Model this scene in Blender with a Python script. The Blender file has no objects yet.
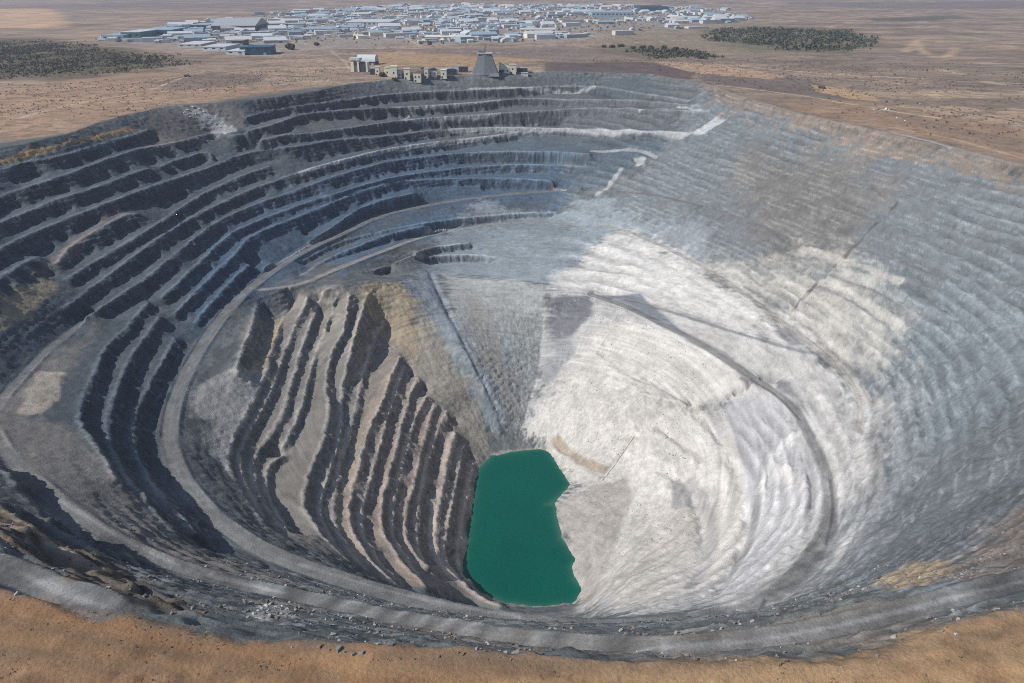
# Open-pit mine seen from a drone: survey lines -> height field -> mesh, a plain with a town, mine buildings.
import bpy, bmesh, math, random
import numpy as np
from mathutils import Vector

random.seed(7)
rng = np.random.default_rng(7)
scene = bpy.context.scene
COL = scene.collection

# ------------------------------------------------------------------ camera numbers
W, H = 1024, 683
FPX = 731.0                      # focal length in pixels
PITCH = math.radians(26.3)       # below the horizon
CAMZ = 150.0
CP, SP = math.cos(PITCH), math.sin(PITCH)

def ray(px, py):
    u = (px - W / 2) / FPX
    v = (py - H / 2) / FPX
    # forward (0,CP,-SP), right (1,0,0), down in image (0,-SP,-CP)
    return np.array([u, CP - v * SP, -SP - v * CP])

def at(px, py, z):
    """ground point of elevation z that the survey photo shows at px,py"""
    d = ray(px, py)
    t = (z - CAMZ) / d[2]
    return np.array([d[0] * t, d[1] * t, z])

# ------------------------------------------------------------------ noise
def _hash(ix, iy, seed):
    h = (ix.astype(np.uint32) * np.uint32(374761393) + iy.astype(np.uint32) * np.uint32(668265263)
         + np.uint32((seed * 974634777) & 0xffffffff))
    h = (h ^ (h >> np.uint32(13))) * np.uint32(1274126177)
    h = h ^ (h >> np.uint32(16))
    return (h & np.uint32(0xffff)).astype(np.float32) / 32767.5 - 1.0

def vnoise(x, y, seed=0):
    fx = np.floor(x); fy = np.floor(y)
    ix = fx.astype(np.int64); iy = fy.astype(np.int64)
    tx = (x - fx).astype(np.float32); ty = (y - fy).astype(np.float32)
    tx = tx * tx * tx * (tx * (tx * 6 - 15) + 10); ty = ty * ty * ty * (ty * (ty * 6 - 15) + 10)
    a = _hash(ix, iy, seed); b = _hash(ix + 1, iy, seed)
    c = _hash(ix, iy + 1, seed); d = _hash(ix + 1, iy + 1, seed)
    return (a + (b - a) * tx) + ((c + (d - c) * tx) - (a + (b - a) * tx)) * ty

def fbm(x, y, scale, octs=4, seed=0, gain=0.5):
    s = 0.0; a = 1.0; n = 0.0; f = 1.0 / scale
    for o in range(octs):
        s = s + a * vnoise(x * f + 17.3 * o, y * f - 9.1 * o, seed + o * 13)
        n += a; a *= gain; f *= 2.03
    return s / n

def sstep(a, b, x):
    t = np.clip((x - a) / (b - a), 0, 1)
    return t * t * (3 - 2 * t)

def lin(r, g, b):
    return np.array([((c / 255) / 12.92 if c <= 10 else ((c / 255 + .055) / 1.055) ** 2.4) for c in (r, g, b)], dtype=np.float32)

# ------------------------------------------------------------------ survey: bench crests (pixel x, pixel y), elevation, drop, face width factor
def deep(z): return z if z > -150 else -150 + (z + 150) * .70   # the inner pit is shallower than its survey levels

def zl(pts, z0, z1=None):
    n = len(pts)
    if isinstance(z0, list): return [(p[0], p[1], deep(z)) for p, z in zip(pts, z0)]
    if z1 is None: z1 = z0
    L = [0.0]
    for i in range(1, n):
        L.append(L[-1] + math.hypot(pts[i][0] - pts[i-1][0], pts[i][1] - pts[i-1][1]))
    return [(p[0], p[1], deep(z0 + (z1 - z0) * l / L[-1])) for p, l in zip(pts, L)]

LIPS = []      # (list of (px,py,z), drop)
def lip(pts, z0, z1=None, drop=13.0, fw=0.5):
    LIPS.append((zl(pts, z0, z1), drop, fw))

# left wall, from the top down
lip([(0,170),(25,162),(53,157),(78,151),(109,141),(137,134),(148,129)], [-16.6, -14.9, -14.2, -15.0, -16.4, -17.6, -17.8], drop=15, fw=.78)
lip([(-40,212),(0,195),(20,189),(45,181),(63,175),(84,167),(109,158),(127,152),(141,148),(160,145)], [-35.4, -34.6, -32.9, -30.6, -28.6, -27.4, -27.2, -28.1, -29.9, -31.8], drop=15, fw=.78)
lip([(160,145),(190,139),(215,131),(234,136),(245,134)], [-33.2, -33.6, -33.8, -35.6, -36.8], drop=9, fw=.78)
lip([(160,166),(180,158),(208,151),(212,156)], [-47.5, -47.8, -49.5, -52.2], drop=9, fw=.78)
lip([(-40,243),(0,222),(20,214),(39,207),(59,198),(84,191),(109,182),(137,171),(150,168)], [-49.9, -49.8, -49.4, -47.6, -45.1, -43.6, -43.1, -43.6, -44.9], drop=15, fw=.78)
lip([(-40,270),(0,249),(20,238),(39,230),(64,219),(88,210),(117,199),(137,191),(156,185),(188,174),(207,168),(228,159),(253,151),(300,146),(329,140),(360,138),(388,136),(417,132),(446,129),(500,127),(550,128),(600,129.5),(650,131),(690,133)], [-60.2, -61.8, -62.6, -62.1, -60.0, -57.4, -55.9, -56.0, -58.0, -60.9, -61.6, -58.8, -55.8, -55.4, -56.9, -60.8, -65.9, -69.5, -71.8, -75.0, -78.9, -74, -64, -56], drop=14, fw=.78)
lip([(-30,295),(0,277),(25,262),(40,256)], [-69.8, -72.4, -74.4, -75.5], drop=14, fw=.78)
lip([(57,263),(68,247),(88,235),(109,223),(125,214),(140,213)], [-82.6, -78.8, -74.0, -70.0, -68.5, -69.6], drop=13, fw=.78)
lip([(66,279),(98,259),(125,244),(154,226),(176,211),(205,192),(228,182),(248,173),(270,166)], [-92.6, -90.6, -86.5, -82.1, -79.5, -78.6, -77.2, -74.1, -71.6], drop=13, fw=.78)
lip([(64,307),(88,290),(117,268),(141,250),(172,229),(199,213),(218,204),(248,190),(287,176),(300,172),(329,163),(359,155),(390,148),(417,144),(456,139),(489,136),(518,132)], [-102.5, -102.5, -99.4, -93.9, -89.6, -88.8, -89.5, -87.9, -84.1, -81.0, -78.6, -77.6, -79.1, -82.1, -84.2, -84.1, -83.0], drop=13, fw=.78)
lip([(74,323),(109,303),(137,284),(166,262),(193,239),(216,222),(238,211),(267,200),(300,189),(325,179),(359,169),(388,161),(417,157),(470,152),(530,151),(590,153)], [-110.0, -112.8, -112.0, -106.9, -101.9, -99.9, -100.2, -100.0, -97.0, -93.0, -90.9, -91.9, -96.1, -100.5, -102, -95], drop=13, fw=.78)
lip([(148,302),(141,310),(125,330),(105,347),(93,375),(84,395),(78,418),(86,432),(100,448),(117,478)], -124, -112, drop=9, fw=.78)
lip([(162,297),(189,272),(226,237),(238,229),(267,217),(306,202),(339,193),(368,183),(394,177),(417,173),(470,166),(540,164),(598,168)], [-124.1, -118.4, -112.8, -111.6, -111.9, -110.2, -108.0, -106.9, -108.0, -111.6, -117.1, -121.9, -114], drop=12, fw=.78)
lip([(160,316),(137,347),(117,384),(107,419),(111,443),(122,470),(140,492),(162,518),(178,535)], -131, -122, drop=11, fw=.78)
lip([(175,313),(209,278),(238,252),(247,238),(277,224),(318,209),(349,195),(378,186),(398,181),(450,178),(520,178),(584,184)], [-134.2, -128.6, -123.4, -120.9, -120.0, -117.8, -113.9, -112.0, -115.4, -124.8, -133.6, -129], drop=11, fw=.78)
lip([(176,337),(150,384),(135,413),(131,435),(137,455),(150,480),(170,505),(190,525),(199,534)], -141, -137, drop=11, fw=.78)
lip([(195,323),(224,288),(250,264)], [-143.5, -138.6, -134.9], drop=4, fw=.78)
lip([(265,268),(300,247),(335,226),(359,208),(388,198),(417,193)], [-142.0, -141.2, -135.8, -128.6, -126.4, -128.0], drop=9, fw=.78)
# far wall
lip([(245,118),(262,112),(300,106),(349,99),(388,94),(437,91),(500,89),(548,86),(595,86),(636,92),(690,101)], [-18.9, -16.4, -15.4, -16.9, -19.0, -21.0, -22.2, -22.0, -22.8, -24.5, -24.0], drop=13)
lip([(247,131),(275,124),(300,114),(329,111),(392,107),(437,105),(500,100),(528,98),(567,99),(650,100),(700,106)], [-32.1, -28.8, -25.2, -27.4, -34.0, -38.1, -38.2, -38.4, -37.5, -31.6, -25.1], drop=13)
lip([(262,140),(290,133),(300,135),(359,126),(402,120),(437,117),(500,113),(553,110),(591,107),(650,109),(709,111)], [-42.9, -42.6, -44.6, -47.9, -51.0, -53.5, -54.6, -52.5, -47.4, -39.0, -29.0], drop=13)
# below the far road
lip([(300,262),(329,247),(352,238),(398,228),(437,221),(476,217),(520,213),(555,213)], [-150.8, -150.2, -151.0, -154.4, -161.0, -168.8, -173.5, -175.4], drop=8)
lip([(300,276),(329,258),(359,246),(388,234),(417,228),(446,222)], [-158.8, -158.4, -157.9, -157.8, -159.6, -162.1], drop=6)
lip([(372,270),(384,267),(425,256),(476,254),(495,258)], [-176,-182,-198,-206,-208], drop=10)
lip([(395,262),(430,247),(470,243)], [-178,-186,-193], drop=6)
# inner spur beside the lake
lip([(257,303),(255,310),(250,333),(242,349),(237,371)], -158, drop=17, fw=.75)
lip([(290,292),(285,314),(277,335),(271,349),(267,369),(259,388),(248,408),(237,431),(232,442),(228,459),(230,473),(244,491),(259,516),(269,528)], [-162]+[-182]*13, drop=15, fw=.75)
lip([(324,291),(314,314),(304,341),(296,367),(290,388),(285,410),(272,432),(258,450),(252,465),(252,477),(259,492),(267,506),(287,531)], [-166,-188,-197]+[-202]*10, drop=14, fw=.75)
lip([(284,455),(267,466),(265,481),(269,496),(279,514),(288,528)], -211, drop=11, fw=.75)
lip([(350,293),(345,330),(332,351),(326,380),(329,410),(326,434),(312,465),(304,489),(304,510),(316,526),(330,541),(347,559)], [-170,-198,-211]+[-220]*9, drop=13, fw=.75)
lip([(368,292),(352,345),(344,380),(341,400),(341,438),(332,461),(326,483),(319,504),(320,514),(332,539),(345,555)], [-178,-214,-228,-234]+[-234]*7, drop=12, fw=.75)
lip([(400,356),(390,380),(382,403),(373,419),(362,452),(357,476),(350,495),(349,519),(355,535),(365,552),(379,568),(394,582)], -252, drop=13, fw=.75)
lip([(405,366),(394,395),(388,415),(379,447),(372,472),(365,495),(360,521),(363,533),(373,550),(384,566),(396,578)], -263, drop=12, fw=.75)
lip([(418,378),(412,390),(404,415),(398,441),(390,468),(383,496),(381,523),(386,539),(396,554),(408,568),(427,586)], -275, drop=13, fw=.75)
lip([(427,396),(418,411),(410,435),(402,466),(396,492),(391,525),(398,545),(408,560),(421,574)], -286, drop=12, fw=.75)
lip([(435,404),(427,429),(420,460),(412,490),(405,515),(404,529),(410,547),(420,560),(429,566)], -297, drop=13, fw=.75)
lip([(447,411),(437,433),(429,456),(423,484),(418,510),(416,529),(418,549),(425,562)], -308, drop=12, fw=.75)
lip([(455,431),(449,454),(445,476),(440,502),(435,529),(437,552),(445,566),(457,576),(464,584),(480,596),(500,604)], -320, -332, drop=13, fw=.75)
lip([(463,445),(459,464),(455,491),(450,515),(445,539),(443,556),(453,570),(462,582)], -335, drop=13, fw=.75)
lip([(474,462),(470,480),(466,500),(461,530),(457,554),(461,568)], -351, drop=8, fw=.75)
lip([(640,393),(690,404),(725,403),(752,392),(775,385)], [-262,-258,-252,-243,-232], drop=8, fw=.9)
lip([(308,296),(298,318),(290,340),(281,360),(274,385),(262,410),(248,432),(240,452),(241,470),(251,490),(264,518)], [-164,-184,-190]+[-192]*8, drop=8, fw=.7)
lip([(337,293),(328,325),(318,348),(310,372),(306,398),(293,428),(283,446)], [-168,-202,-209]+[-211]*4, drop=8, fw=.7)
lip([(384,322),(372,345),(364,370),(359,392),(355,412),(349,436),(342,460),(336,485),(333,512),(341,536),(356,557),(370,572)], [-222,-236,-242]+[-243]*9, drop=8, fw=.7)
# near left bank
lip([(-20,450),(0,463),(25,498),(50,522),(90,548),(120,563)], -80, drop=13, fw=1.1)
lip([(-20,515),(0,530),(20,552),(45,566),(70,585),(113,607)], -26, drop=14, fw=1.1)
lip([(-20,490),(0,502),(30,524),(70,552),(110,577)], -52, drop=8, fw=1.1)

ROADS = [
 ('upper_haul_road', [(92,314,-117),(70,332,-115),(45,351,-113),(20,378,-110),(0,400,-108),(-10,420,-106),(-2,442,-103),(8,455,-101),(30,478,-98),(60,502,-95),(90,524,-95),(130,548,-97),(170,565,-100),(210,577,-103),(240,584,-103),(275,592,-100),(350,608,-88),(450,628,-64),(550,641,-45),(650,648,-33),(740,643,-28),(824,630,-27),(873,619,-26),(922,607,-24),(961,596,-22),(1024,581,-18),(1070,571,-14)], 7),
 ('ring_haul_road', [(700,206,-112),(650,193,-122),(587,190,-140),(550,191,-147),(500,195,-148),(456,200,-147),(417,207,-145),(378,216,-144),(345,232,-145),(300,252,-146),(259,280,-147),(230,306,-149),(205,340,-150),(185,374,-151),(172,407,-152),(168,440,-152.5),(175,468,-153),(193,497,-154),(222,525,-156),(260,550,-158),(300,566,-160),(350,583,-162),(400,597,-165),(450,609,-168),(500,618,-172),(560,625,-176),(600,628,-178),(660,626,-181),(720,617,-185),(760,603,-189),(795,580,-194),(820,550,-200),(832,515,-206),(828,480,-210),(815,445,-214),(798,412,-217),(780,395,-219),(750,376,-222),(720,355,-225),(690,338,-227),(650,318,-229),(620,303,-230),(592,295,-230)], 11),
 ('spur_road', [(259,290,-150),(300,285,-156),(329,272,-161),(364,258,-167),(388,249,-171),(409,241,-175),(437,233,-180),(485,225,-186),(544,221,-187),(579,227,-179)], 8),
 ('right_wall_road', [(600,224,-171),(629,231,-169),(668,248,-170),(702,266,-172),(725,280,-174),(756,301,-177),(776,317,-179),(800,334,-182),(824,353,-184),(843,371,-186),(857,391,-188),(861,412,-190),(857,432,-192)], 9),
 ('link_road', [(615,299,-228),(629,300,-226),(668,311,-219),(707,323,-210),(737,333,-202),(766,341,-194),(795,350,-187),(818,354,-184)], 7),
 ('access_road', [(-30,560,-9),(0,568,-8),(30,578,-7),(60,592,-5),(90,603,-3),(108,609,-1)], 10),
]
# faint ledges of the right wall (pixel x, pixel y), their level is read from the wall itself
LEDGES = [
 [(690, 150), (740, 155), (800, 165), (880, 185), (960, 215), (1030, 252)],
 [(870, 131), (920, 146), (980, 169), (1035, 193)],
 [(690, 182), (750, 190), (800, 198), (860, 214), (920, 236), (980, 266)],
 [(790, 225), (824, 238), (860, 248), (900, 262), (930, 274)],
 [(830, 258), (870, 270), (905, 285), (935, 303)],
 [(830, 275), (880, 292), (915, 320)],
 [(815, 285), (860, 305), (890, 330), (902, 352)],
 [(790, 290), (830, 312), (860, 335), (880, 362)],
]
# soft ground lines (pixel x, pixel y, elevation)
LINES = [
 [(450,275,-214),(495,280,-218),(540,286,-224),(546,291,-231)],                     # top of the scree fan
 [(546,292,-226),(544,320,-264),(541,345,-292),(538,375,-317),(530,402,-335),(521,428,-346),(516,446,-357)],  # bottom of the V valley
 [(400,300,-200),(415,300,-206),(440,340,-246),(470,385,-296),(490,425,-338),(500,448,-356)],
 [(430,275,-204),(455,330,-234),(480,380,-284),(505,428,-338)],
 [(402,282,-186),(385,281,-176),(365,281,-169),(345,285,-163),(324,289,-160)],
 [(556,300,-231),(592,303,-232),(622,318,-235),(600,345,-262),(575,378,-297),(550,408,-325),(530,430,-345)],  # crest of the white lobe
 [(640,330,-240),(680,360,-245),(720,388,-243),(752,400,-238)],
 [(690,405,-268),(725,420,-264),(745,455,-266),(757,490,-268),(756,525,-264),(735,565,-254),(700,600,-232)],
 [(640,430,-300),(668,460,-305),(692,490,-306),(708,530,-296),(700,565,-280),(670,595,-250)],
 [(590,420,-318),(605,460,-335),(640,490,-330),(655,530,-322),(645,565,-306),(625,590,-285)],
 [(590,596,-345),(600,560,-345),(598,520,-345),(590,488,-347)],
 [(560,445,-351),(575,465,-350)],
]
LAKE_Z = deep(-360.0)
LAKE = [(491.5,456.4),(515,452),(543,449),(550,453.6),(554.6,462),(562,472),(570,484),(562,494),(551,502),(546.5,504.5),(554,506.5),(555.5,519),(562,541),(575,558),(571,566),(573.5,580),(583,591),(576,603),(559.6,604.7),(548.5,606),(529,606),(502.6,602.5),(482,594),(466.4,581.6),(462,572),(463.6,555),(469,536),(472,513.5),(475,485.6),(479,469)]
RIM_PX = [(0,147),(30,143),(62,135),(100,122),(130,113),(160,107),(200,103),(245,100),(280,96),(320,90),(350,84),(400,78),(450,75.5),(500,73),(548,71),(606,72),(650,74),(700,82),(750,99),(800,113),(863,127),(921,142),(965,150),(1024,165)]
RIM_R = [(505,560),(510,455),(465,350),(380,262),(265,196),(178,152)]
RIM_PX2 = [(1024,609),(980,618),(941,630),(906,640),(873,652),(824,657),(740,660),(600,660),(550,658),(500,652),(450,648),(400,646),(340,644),(300,637),(235,637),(200,628),(150,617),(100,607),(50,597),(0,590)]
RIM_L = [(-255,190),(-400,246),(-515,340),(-572,450),(-580,560),(-560,650)]

rim = [tuple(at(x, y, 0)[:2]) for x, y in RIM_PX] + RIM_R + [tuple(at(x, y, 0)[:2]) for x, y in RIM_PX2] + RIM_L
rim = np.array(rim)

# ------------------------------------------------------------------ height field solve
DX = 1.0
X0, X1, Y0, Y1 = -600.0, 640.0, 100.0, 1480.0
NX = int((X1 - X0) / DX) + 1; NY = int((Y1 - Y0) / DX) + 1
gx = X0 + np.arange(NX) * DX; gy = Y0 + np.arange(NY) * DX
GX, GY = np.meshgrid(gx, gy)
GX = GX.astype(np.float32); GY = GY.astype(np.float32)

def poly_sd(px, py, poly, closed=True):
    """signed distance, positive inside"""
    d2 = np.full(px.shape, 1e12, np.float32); ins = np.zeros(px.shape, bool)
    n = len(poly)
    for i in range(n if closed else n - 1):
        ax, ay = poly[i]; bx, by = poly[(i + 1) % n]
        ex, ey = bx - ax, by - ay
        l2 = ex * ex + ey * ey + 1e-9
        t = np.clip(((px - ax) * ex + (py - ay) * ey) / l2, 0, 1)
        d2 = np.minimum(d2, (px - ax - t * ex) ** 2 + (py - ay - t * ey) ** 2)
        if closed and abs(ey) > 1e-9:
            c = (ay > py) != (by > py)
            ins ^= c & (px < ex * (py - ay) / ey + ax)
    d = np.sqrt(d2)
    return np.where(ins, d, -d) if closed else d

def resample(P, step):
    P = np.asarray(P, float); out = []
    for a, b in zip(P[:-1], P[1:]):
        n = max(1, int(np.linalg.norm((b - a)[:2]) / step))
        for k in range(n): out.append(a + (b - a) * k / n)
    out.append(P[-1]); return np.array(out)

def smooth_line(P, it=2):
    P = np.asarray(P, float)
    for _ in range(it):
        Q = [P[0]]
        for a, b in zip(P[:-1], P[1:]):
            Q.append(a * .75 + b * .25); Q.append(a * .25 + b * .75)
        Q.append(P[-1]); P = np.array(Q)
    return P

class Con:
    def __init__(s):
        s.sum = np.zeros((NY, NX), np.float64); s.w = np.zeros((NY, NX), np.float64)
    def add(s, P, wgt=1.0):
        ix = np.rint((P[:, 0] - X0) / DX).astype(int); iy = np.rint((P[:, 1] - Y0) / DX).astype(int)
        ok = (ix >= 0) & (ix < NX) & (iy >= 0) & (iy < NY)
        np.add.at(s.sum, (iy[ok], ix[ok]), P[ok, 2] * wgt); np.add.at(s.w, (iy[ok], ix[ok]), wgt)

def solve(S, Wt, iters=60):
    """Laplace interpolation between fixed cells, coarse to fine"""
    pyr = [(S, Wt)]
    while min(pyr[-1][0].shape) > 12:
        s, w = pyr[-1]
        ny, nx = (s.shape[0] + 1) // 2, (s.shape[1] + 1) // 2
        sp = np.zeros((ny * 2, nx * 2)); wp = np.zeros_like(sp)
        m = w > 0
        sp[:s.shape[0], :s.shape[1]] = np.where(m, s / np.maximum(w, 1e-9), 0); wp[:s.shape[0], :s.shape[1]] = m
        pyr.append((sp.reshape(ny, 2, nx, 2).sum((1, 3)), wp.reshape(ny, 2, nx, 2).sum((1, 3))))
    z = None
    for s, w in reversed(pyr):
        m = w > 0; v = np.where(m, s / np.maximum(w, 1e-9), 0).astype(np.float32)
        if z is None: z = np.full(s.shape, v[m].mean() if m.any() else 0, np.float32)
        else:
            z = np.repeat(np.repeat(z, 2, 0), 2, 1)[:s.shape[0], :s.shape[1]]
        z = np.where(m, v, z)
        for _ in range(iters):
            p = np.pad(z, 1, mode='edge')
            z = np.where(m, v, .25 * (p[:-2, 1:-1] + p[2:, 1:-1] + p[1:-1, :-2] + p[1:-1, 2:]))
    return z

def blur(a, n=1):
    for _ in range(n):
        p = np.pad(a, 1, mode='edge')
        a = (p[:-2, 1:-1] + p[2:, 1:-1] + 2 * p[1:-1, 1:-1]) / 4
        p = np.pad(a, 1, mode='edge')
        a = (p[1:-1, :-2] + p[1:-1, 2:] + 2 * p[1:-1, 1:-1]) / 4
    return a

def samp(a, x, y):
    fx = np.clip((x - X0) / DX, 0, NX - 1.001); fy = np.clip((y - Y0) / DX, 0, NY - 1.001)
    ix = fx.astype(int); iy = fy.astype(int); tx = fx - ix; ty = fy - iy
    return (a[iy, ix] * (1 - tx) + a[iy, ix + 1] * tx) * (1 - ty) + (a[iy + 1, ix] * (1 - tx) + a[iy + 1, ix + 1] * tx) * ty

rim_sd = poly_sd(GX, GY, rim)
rim_n = rim_sd + 2.5 * fbm(GX, GY, 40, 4, 3)
lake_w = np.array([at(x, y, LAKE_Z)[:2] for x, y in LAKE])
lake_sd = poly_sd(GX, GY, lake_w) + 1.6 * fbm(GX, GY, 9, 3, 66)

def to_world(pts, f=lambda z: z): return np.array([at(x, y, f(z)) for x, y, z in pts])

lips_w = [(resample(smooth_line(to_world(p), 2), .8), d, fw) for p, d, fw in LIPS]
roads_w = [(n, resample(smooth_line(to_world(p, deep), 2), .8), w) for n, p, w in ROADS]
lines_w = [resample(np.array([(-45., y_, z_), (8., y_ - 4, z_), (55., y_, z_)]), .8) for y_, z_ in ((332, -211), (370, -250), (402, -278))] + [resample(smooth_line(to_world(p, deep), 2), .8) for p in LINES]

def road_side(P, off):
    t = np.gradient(P[:, :2], axis=0); t /= np.linalg.norm(t, axis=1)[:, None] + 1e-9
    Q = P.copy(); Q[:, 0] += -t[:, 1] * off; Q[:, 1] += t[:, 0] * off
    return Q

def base_con():
    c = Con()
    for P in lines_w: c.add(P, .5)
    out = rim_n < 0
    c.sum[out] = 0; c.w[out] = 1
    ins = lake_sd > 0
    c.sum[ins] = (LAKE_Z - np.minimum(lake_sd * .5, 8))[ins]; c.w[ins] = 1
    return c

c1 = base_con()
for P, d, fw in lips_w: c1.add(P)
for n, P, w in roads_w: c1.add(P)
Z1 = blur(solve(c1.sum, c1.w, 40), 12)
GYd, GXd = np.gradient(Z1, DX)

def march1(px, py):
    d = ray(px, py); t = 100.0
    while t < 4000:
        p = d * t
        if X0 < p[0] < X1 and Y0 < p[1] < Y1 and CAMZ + p[2] < samp(Z1, p[0:1], p[1:2])[0]: break
        t += 2.0
    return np.array([d[0] * t, d[1] * t, CAMZ + d[2] * t])
n_main = len(lips_w)
for L_ in LEDGES:
    lips_w.append((resample(smooth_line([march1(x, y) for x, y in L_], 2), .8), 1.6, 1.2))
c2 = base_con()
fixed = np.zeros((NY, NX), np.int16)                       # id of the feature that owns a neighbourhood
own_z = np.zeros((NY, NX), np.float32)
def mark(P, idn, r=1):
    ix = np.rint((P[:, 0] - X0) / DX).astype(int); iy = np.rint((P[:, 1] - Y0) / DX).astype(int)
    for dx in range(-r, r + 1):
        for dy in range(-r, r + 1):
            jx = np.clip(ix + dx, 0, NX - 1); jy = np.clip(iy + dy, 0, NY - 1)
            fixed[jy, jx] = idn; own_z[jy, jx] = P[:, 2]
def inside_lake(P): return samp(lake_sd, P[:, 0], P[:, 1]) > -1

k = 1
lip_j = []
for P, d, fw in lips_w:
    g = np.stack([samp(GXd, P[:, 0], P[:, 1]), samp(GYd, P[:, 0], P[:, 1])], 1)
    g = -g / (np.linalg.norm(g, axis=1)[:, None] + 1e-6)
    ker = np.ones(15) / 15
    for a in (0, 1):
        g[:, a] = np.convolve(np.pad(g[:, a], 7, mode='edge'), ker, 'valid')
    g /= np.linalg.norm(g, axis=1)[:, None] + 1e-6
    Q = P.copy()
    jit = .8 * fbm(P[:, 0], P[:, 1], 12, 4, 40 + k, .65)
    Q[:, :2] += g * jit[:, None]
    lip_j.append((Q, g, d, fw, k)); k += 1
for n, P, w in roads_w:
    for o in np.arange(-w / 2, w / 2 + .1, 1.0):
        c2.add(road_side(P, o), 2.0)
        mark(road_side(P, o), 100, 1)
for Q, g, d, fw, kk in lip_j:
    ok = ~inside_lake(Q)
    c2.add(Q[ok]); mark(Q, kk, 1)
    B = Q.copy(); B[:, :2] -= g * 1.3
    c2.add(B[ok], .5)
lipz = np.where(c2.w > 0, c2.sum / np.maximum(c2.w, 1e-9), 0)
for Q, g, d, fw, kk in lip_j:
    # walk down the slope to the next crest or road: its level is the level of this bench's toe
    dist = np.full(len(Q), 99.0); zt = Q[:, 2] - d
    for s in np.arange(2.0, 34.0, .7):
        x = Q[:, 0] + g[:, 0] * s; y = Q[:, 1] + g[:, 1] * s
        ix = np.clip(np.rint((x - X0) / DX).astype(int), 0, NX - 1); iy = np.clip(np.rint((y - Y0) / DX).astype(int), 0, NY - 1)
        own = fixed[iy, ix]
        new = (dist > 90) & (own != 0) & (own != kk) & (kk <= n_main)
        dist[new] = s; zt[new] = own_z[iy, ix][new] + .6
    found = dist < 90
    ker = np.ones(11) / 11
    zt = np.convolve(np.pad(zt, 5, mode='edge'), ker, 'valid'); dd = np.minimum(dist, d * 2.0)
    dd = np.convolve(np.pad(dd, 5, mode='edge'), ker, 'valid')
    drop = Q[:, 2] - zt
    wid = np.minimum(np.abs(drop) * fw, dd * .74) * (.95 + .42 * fbm(Q[:, 0], Q[:, 1], 9, 3, 90 + kk, .6))
    T = Q.copy(); T[:, :2] += g * wid[:, None]
    T[:, 2] = zt + np.clip(fbm(Q[:, 0], Q[:, 1], 11, 2, 130 + kk) - .1, 0, 1) * drop * .7      # spill heaps
    ix = np.clip(np.rint((T[:, 0] - X0) / DX).astype(int), 0, NX - 1); iy = np.clip(np.rint((T[:, 1] - Y0) / DX).astype(int), 0, NY - 1)
    ok = (drop > 1.5) & (c2.w[iy, ix] == 0) & ~inside_lake(T) & (samp(rim_n, T[:, 0], T[:, 1]) > 2)
    c2.add(T[ok])
Zs = solve(c2.sum, c2.w, 80)
Zs = blur(Zs, 1)

road_d = np.full((NY, NX), 1e3, np.float32)                # distance to a road's edge (negative on it)
def road_dist(P, w):
    m = (GX > P[:, 0].min() - 40) & (GX < P[:, 0].max() + 40) & (GY > P[:, 1].min() - 40) & (GY < P[:, 1].max() + 40)
    ii = np.where(m); S = P[::6]
    road_d[ii] = np.minimum(road_d[ii], poly_sd(GX[ii], GY[ii], [tuple(p[:2]) for p in S], closed=False) - w / 2)
for n, P, w in roads_w: road_dist(P, w)

# ragged edges: sample through a small domain warp, then rock relief
rough = sstep(0, 8, road_d)
wx = rough * (1.0 * fbm(GX, GY, 13, 3, 200) + 1.25 * fbm(GX, GY, 4.5, 3, 201))
wy = rough * (1.0 * fbm(GX, GY, 13, 3, 210) + 1.25 * fbm(GX, GY, 4.5, 3, 211))
Zw = samp(Zs, GX + wx, GY + wy).astype(np.float32)
sy, sx = np.gradient(Zw, DX)
slope = np.sqrt(sx * sx + sy * sy)
steep = sstep(.55, 1.2, slope)
inpit = sstep(0, 6, rim_n)
ang = np.arctan2(GY - 600, GX - 0)
rad = np.hypot(GX, GY - 600)
gully = fbm(ang * 95, rad * .05, 1.0, 4, 300)               # runs down the slopes
scree = sstep(-6, 10, poly_sd(GX, GY, [tuple(at(x, y, z)[:2]) for x, y, z in ((395,275,-180),(545,285,-205),(620,300,-205),(740,380,-210),(700,560,-210),(600,600,-290),(545,445,-305),(480,455,-305),(410,390,-250))]))
ledge = fbm(ang * 6, Zw * .22, 1.0, 3, 310)                  # broken bedding ledges along the contours
fan = sstep(-4, 8, poly_sd(GX, GY, [tuple(at(x, y, z)[:2]) for x, y, z in ((432,274,-195),(545,286,-202),(541,345,-240),(521,430,-285),(505,430,-285),(450,330,-235))]))
UX = (GX + .9 * Zw * np.cos(ang)).astype(np.float32); UY = (GY + .9 * Zw * np.sin(ang)).astype(np.float32)
calm = 1 - .8 * sstep(-110, -70, GX) * sstep(150, 110, GX) * sstep(455, 420, GY) * sstep(285, 300, GY)
carve = np.zeros((NY, NX), np.float32)
def groove(pts, depth, wid):
    P = smooth_line([march1(x, y) for x, y in pts], 2)
    m = np.where((GX > P[:, 0].min() - wid * 3) & (GX < P[:, 0].max() + wid * 3) & (GY > P[:, 1].min() - wid * 3) & (GY < P[:, 1].max() + wid * 3))
    d = poly_sd(GX[m], GY[m], [tuple(p[:2]) for p in P], closed=False) + 1.2 * fbm(GX[m], GY[m], 8, 3, 670)
    carve[m] += depth * np.exp(-(d / wid) ** 2) * (.8 + .5 * fbm(GX[m], GY[m], 20, 2, 671))
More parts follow.
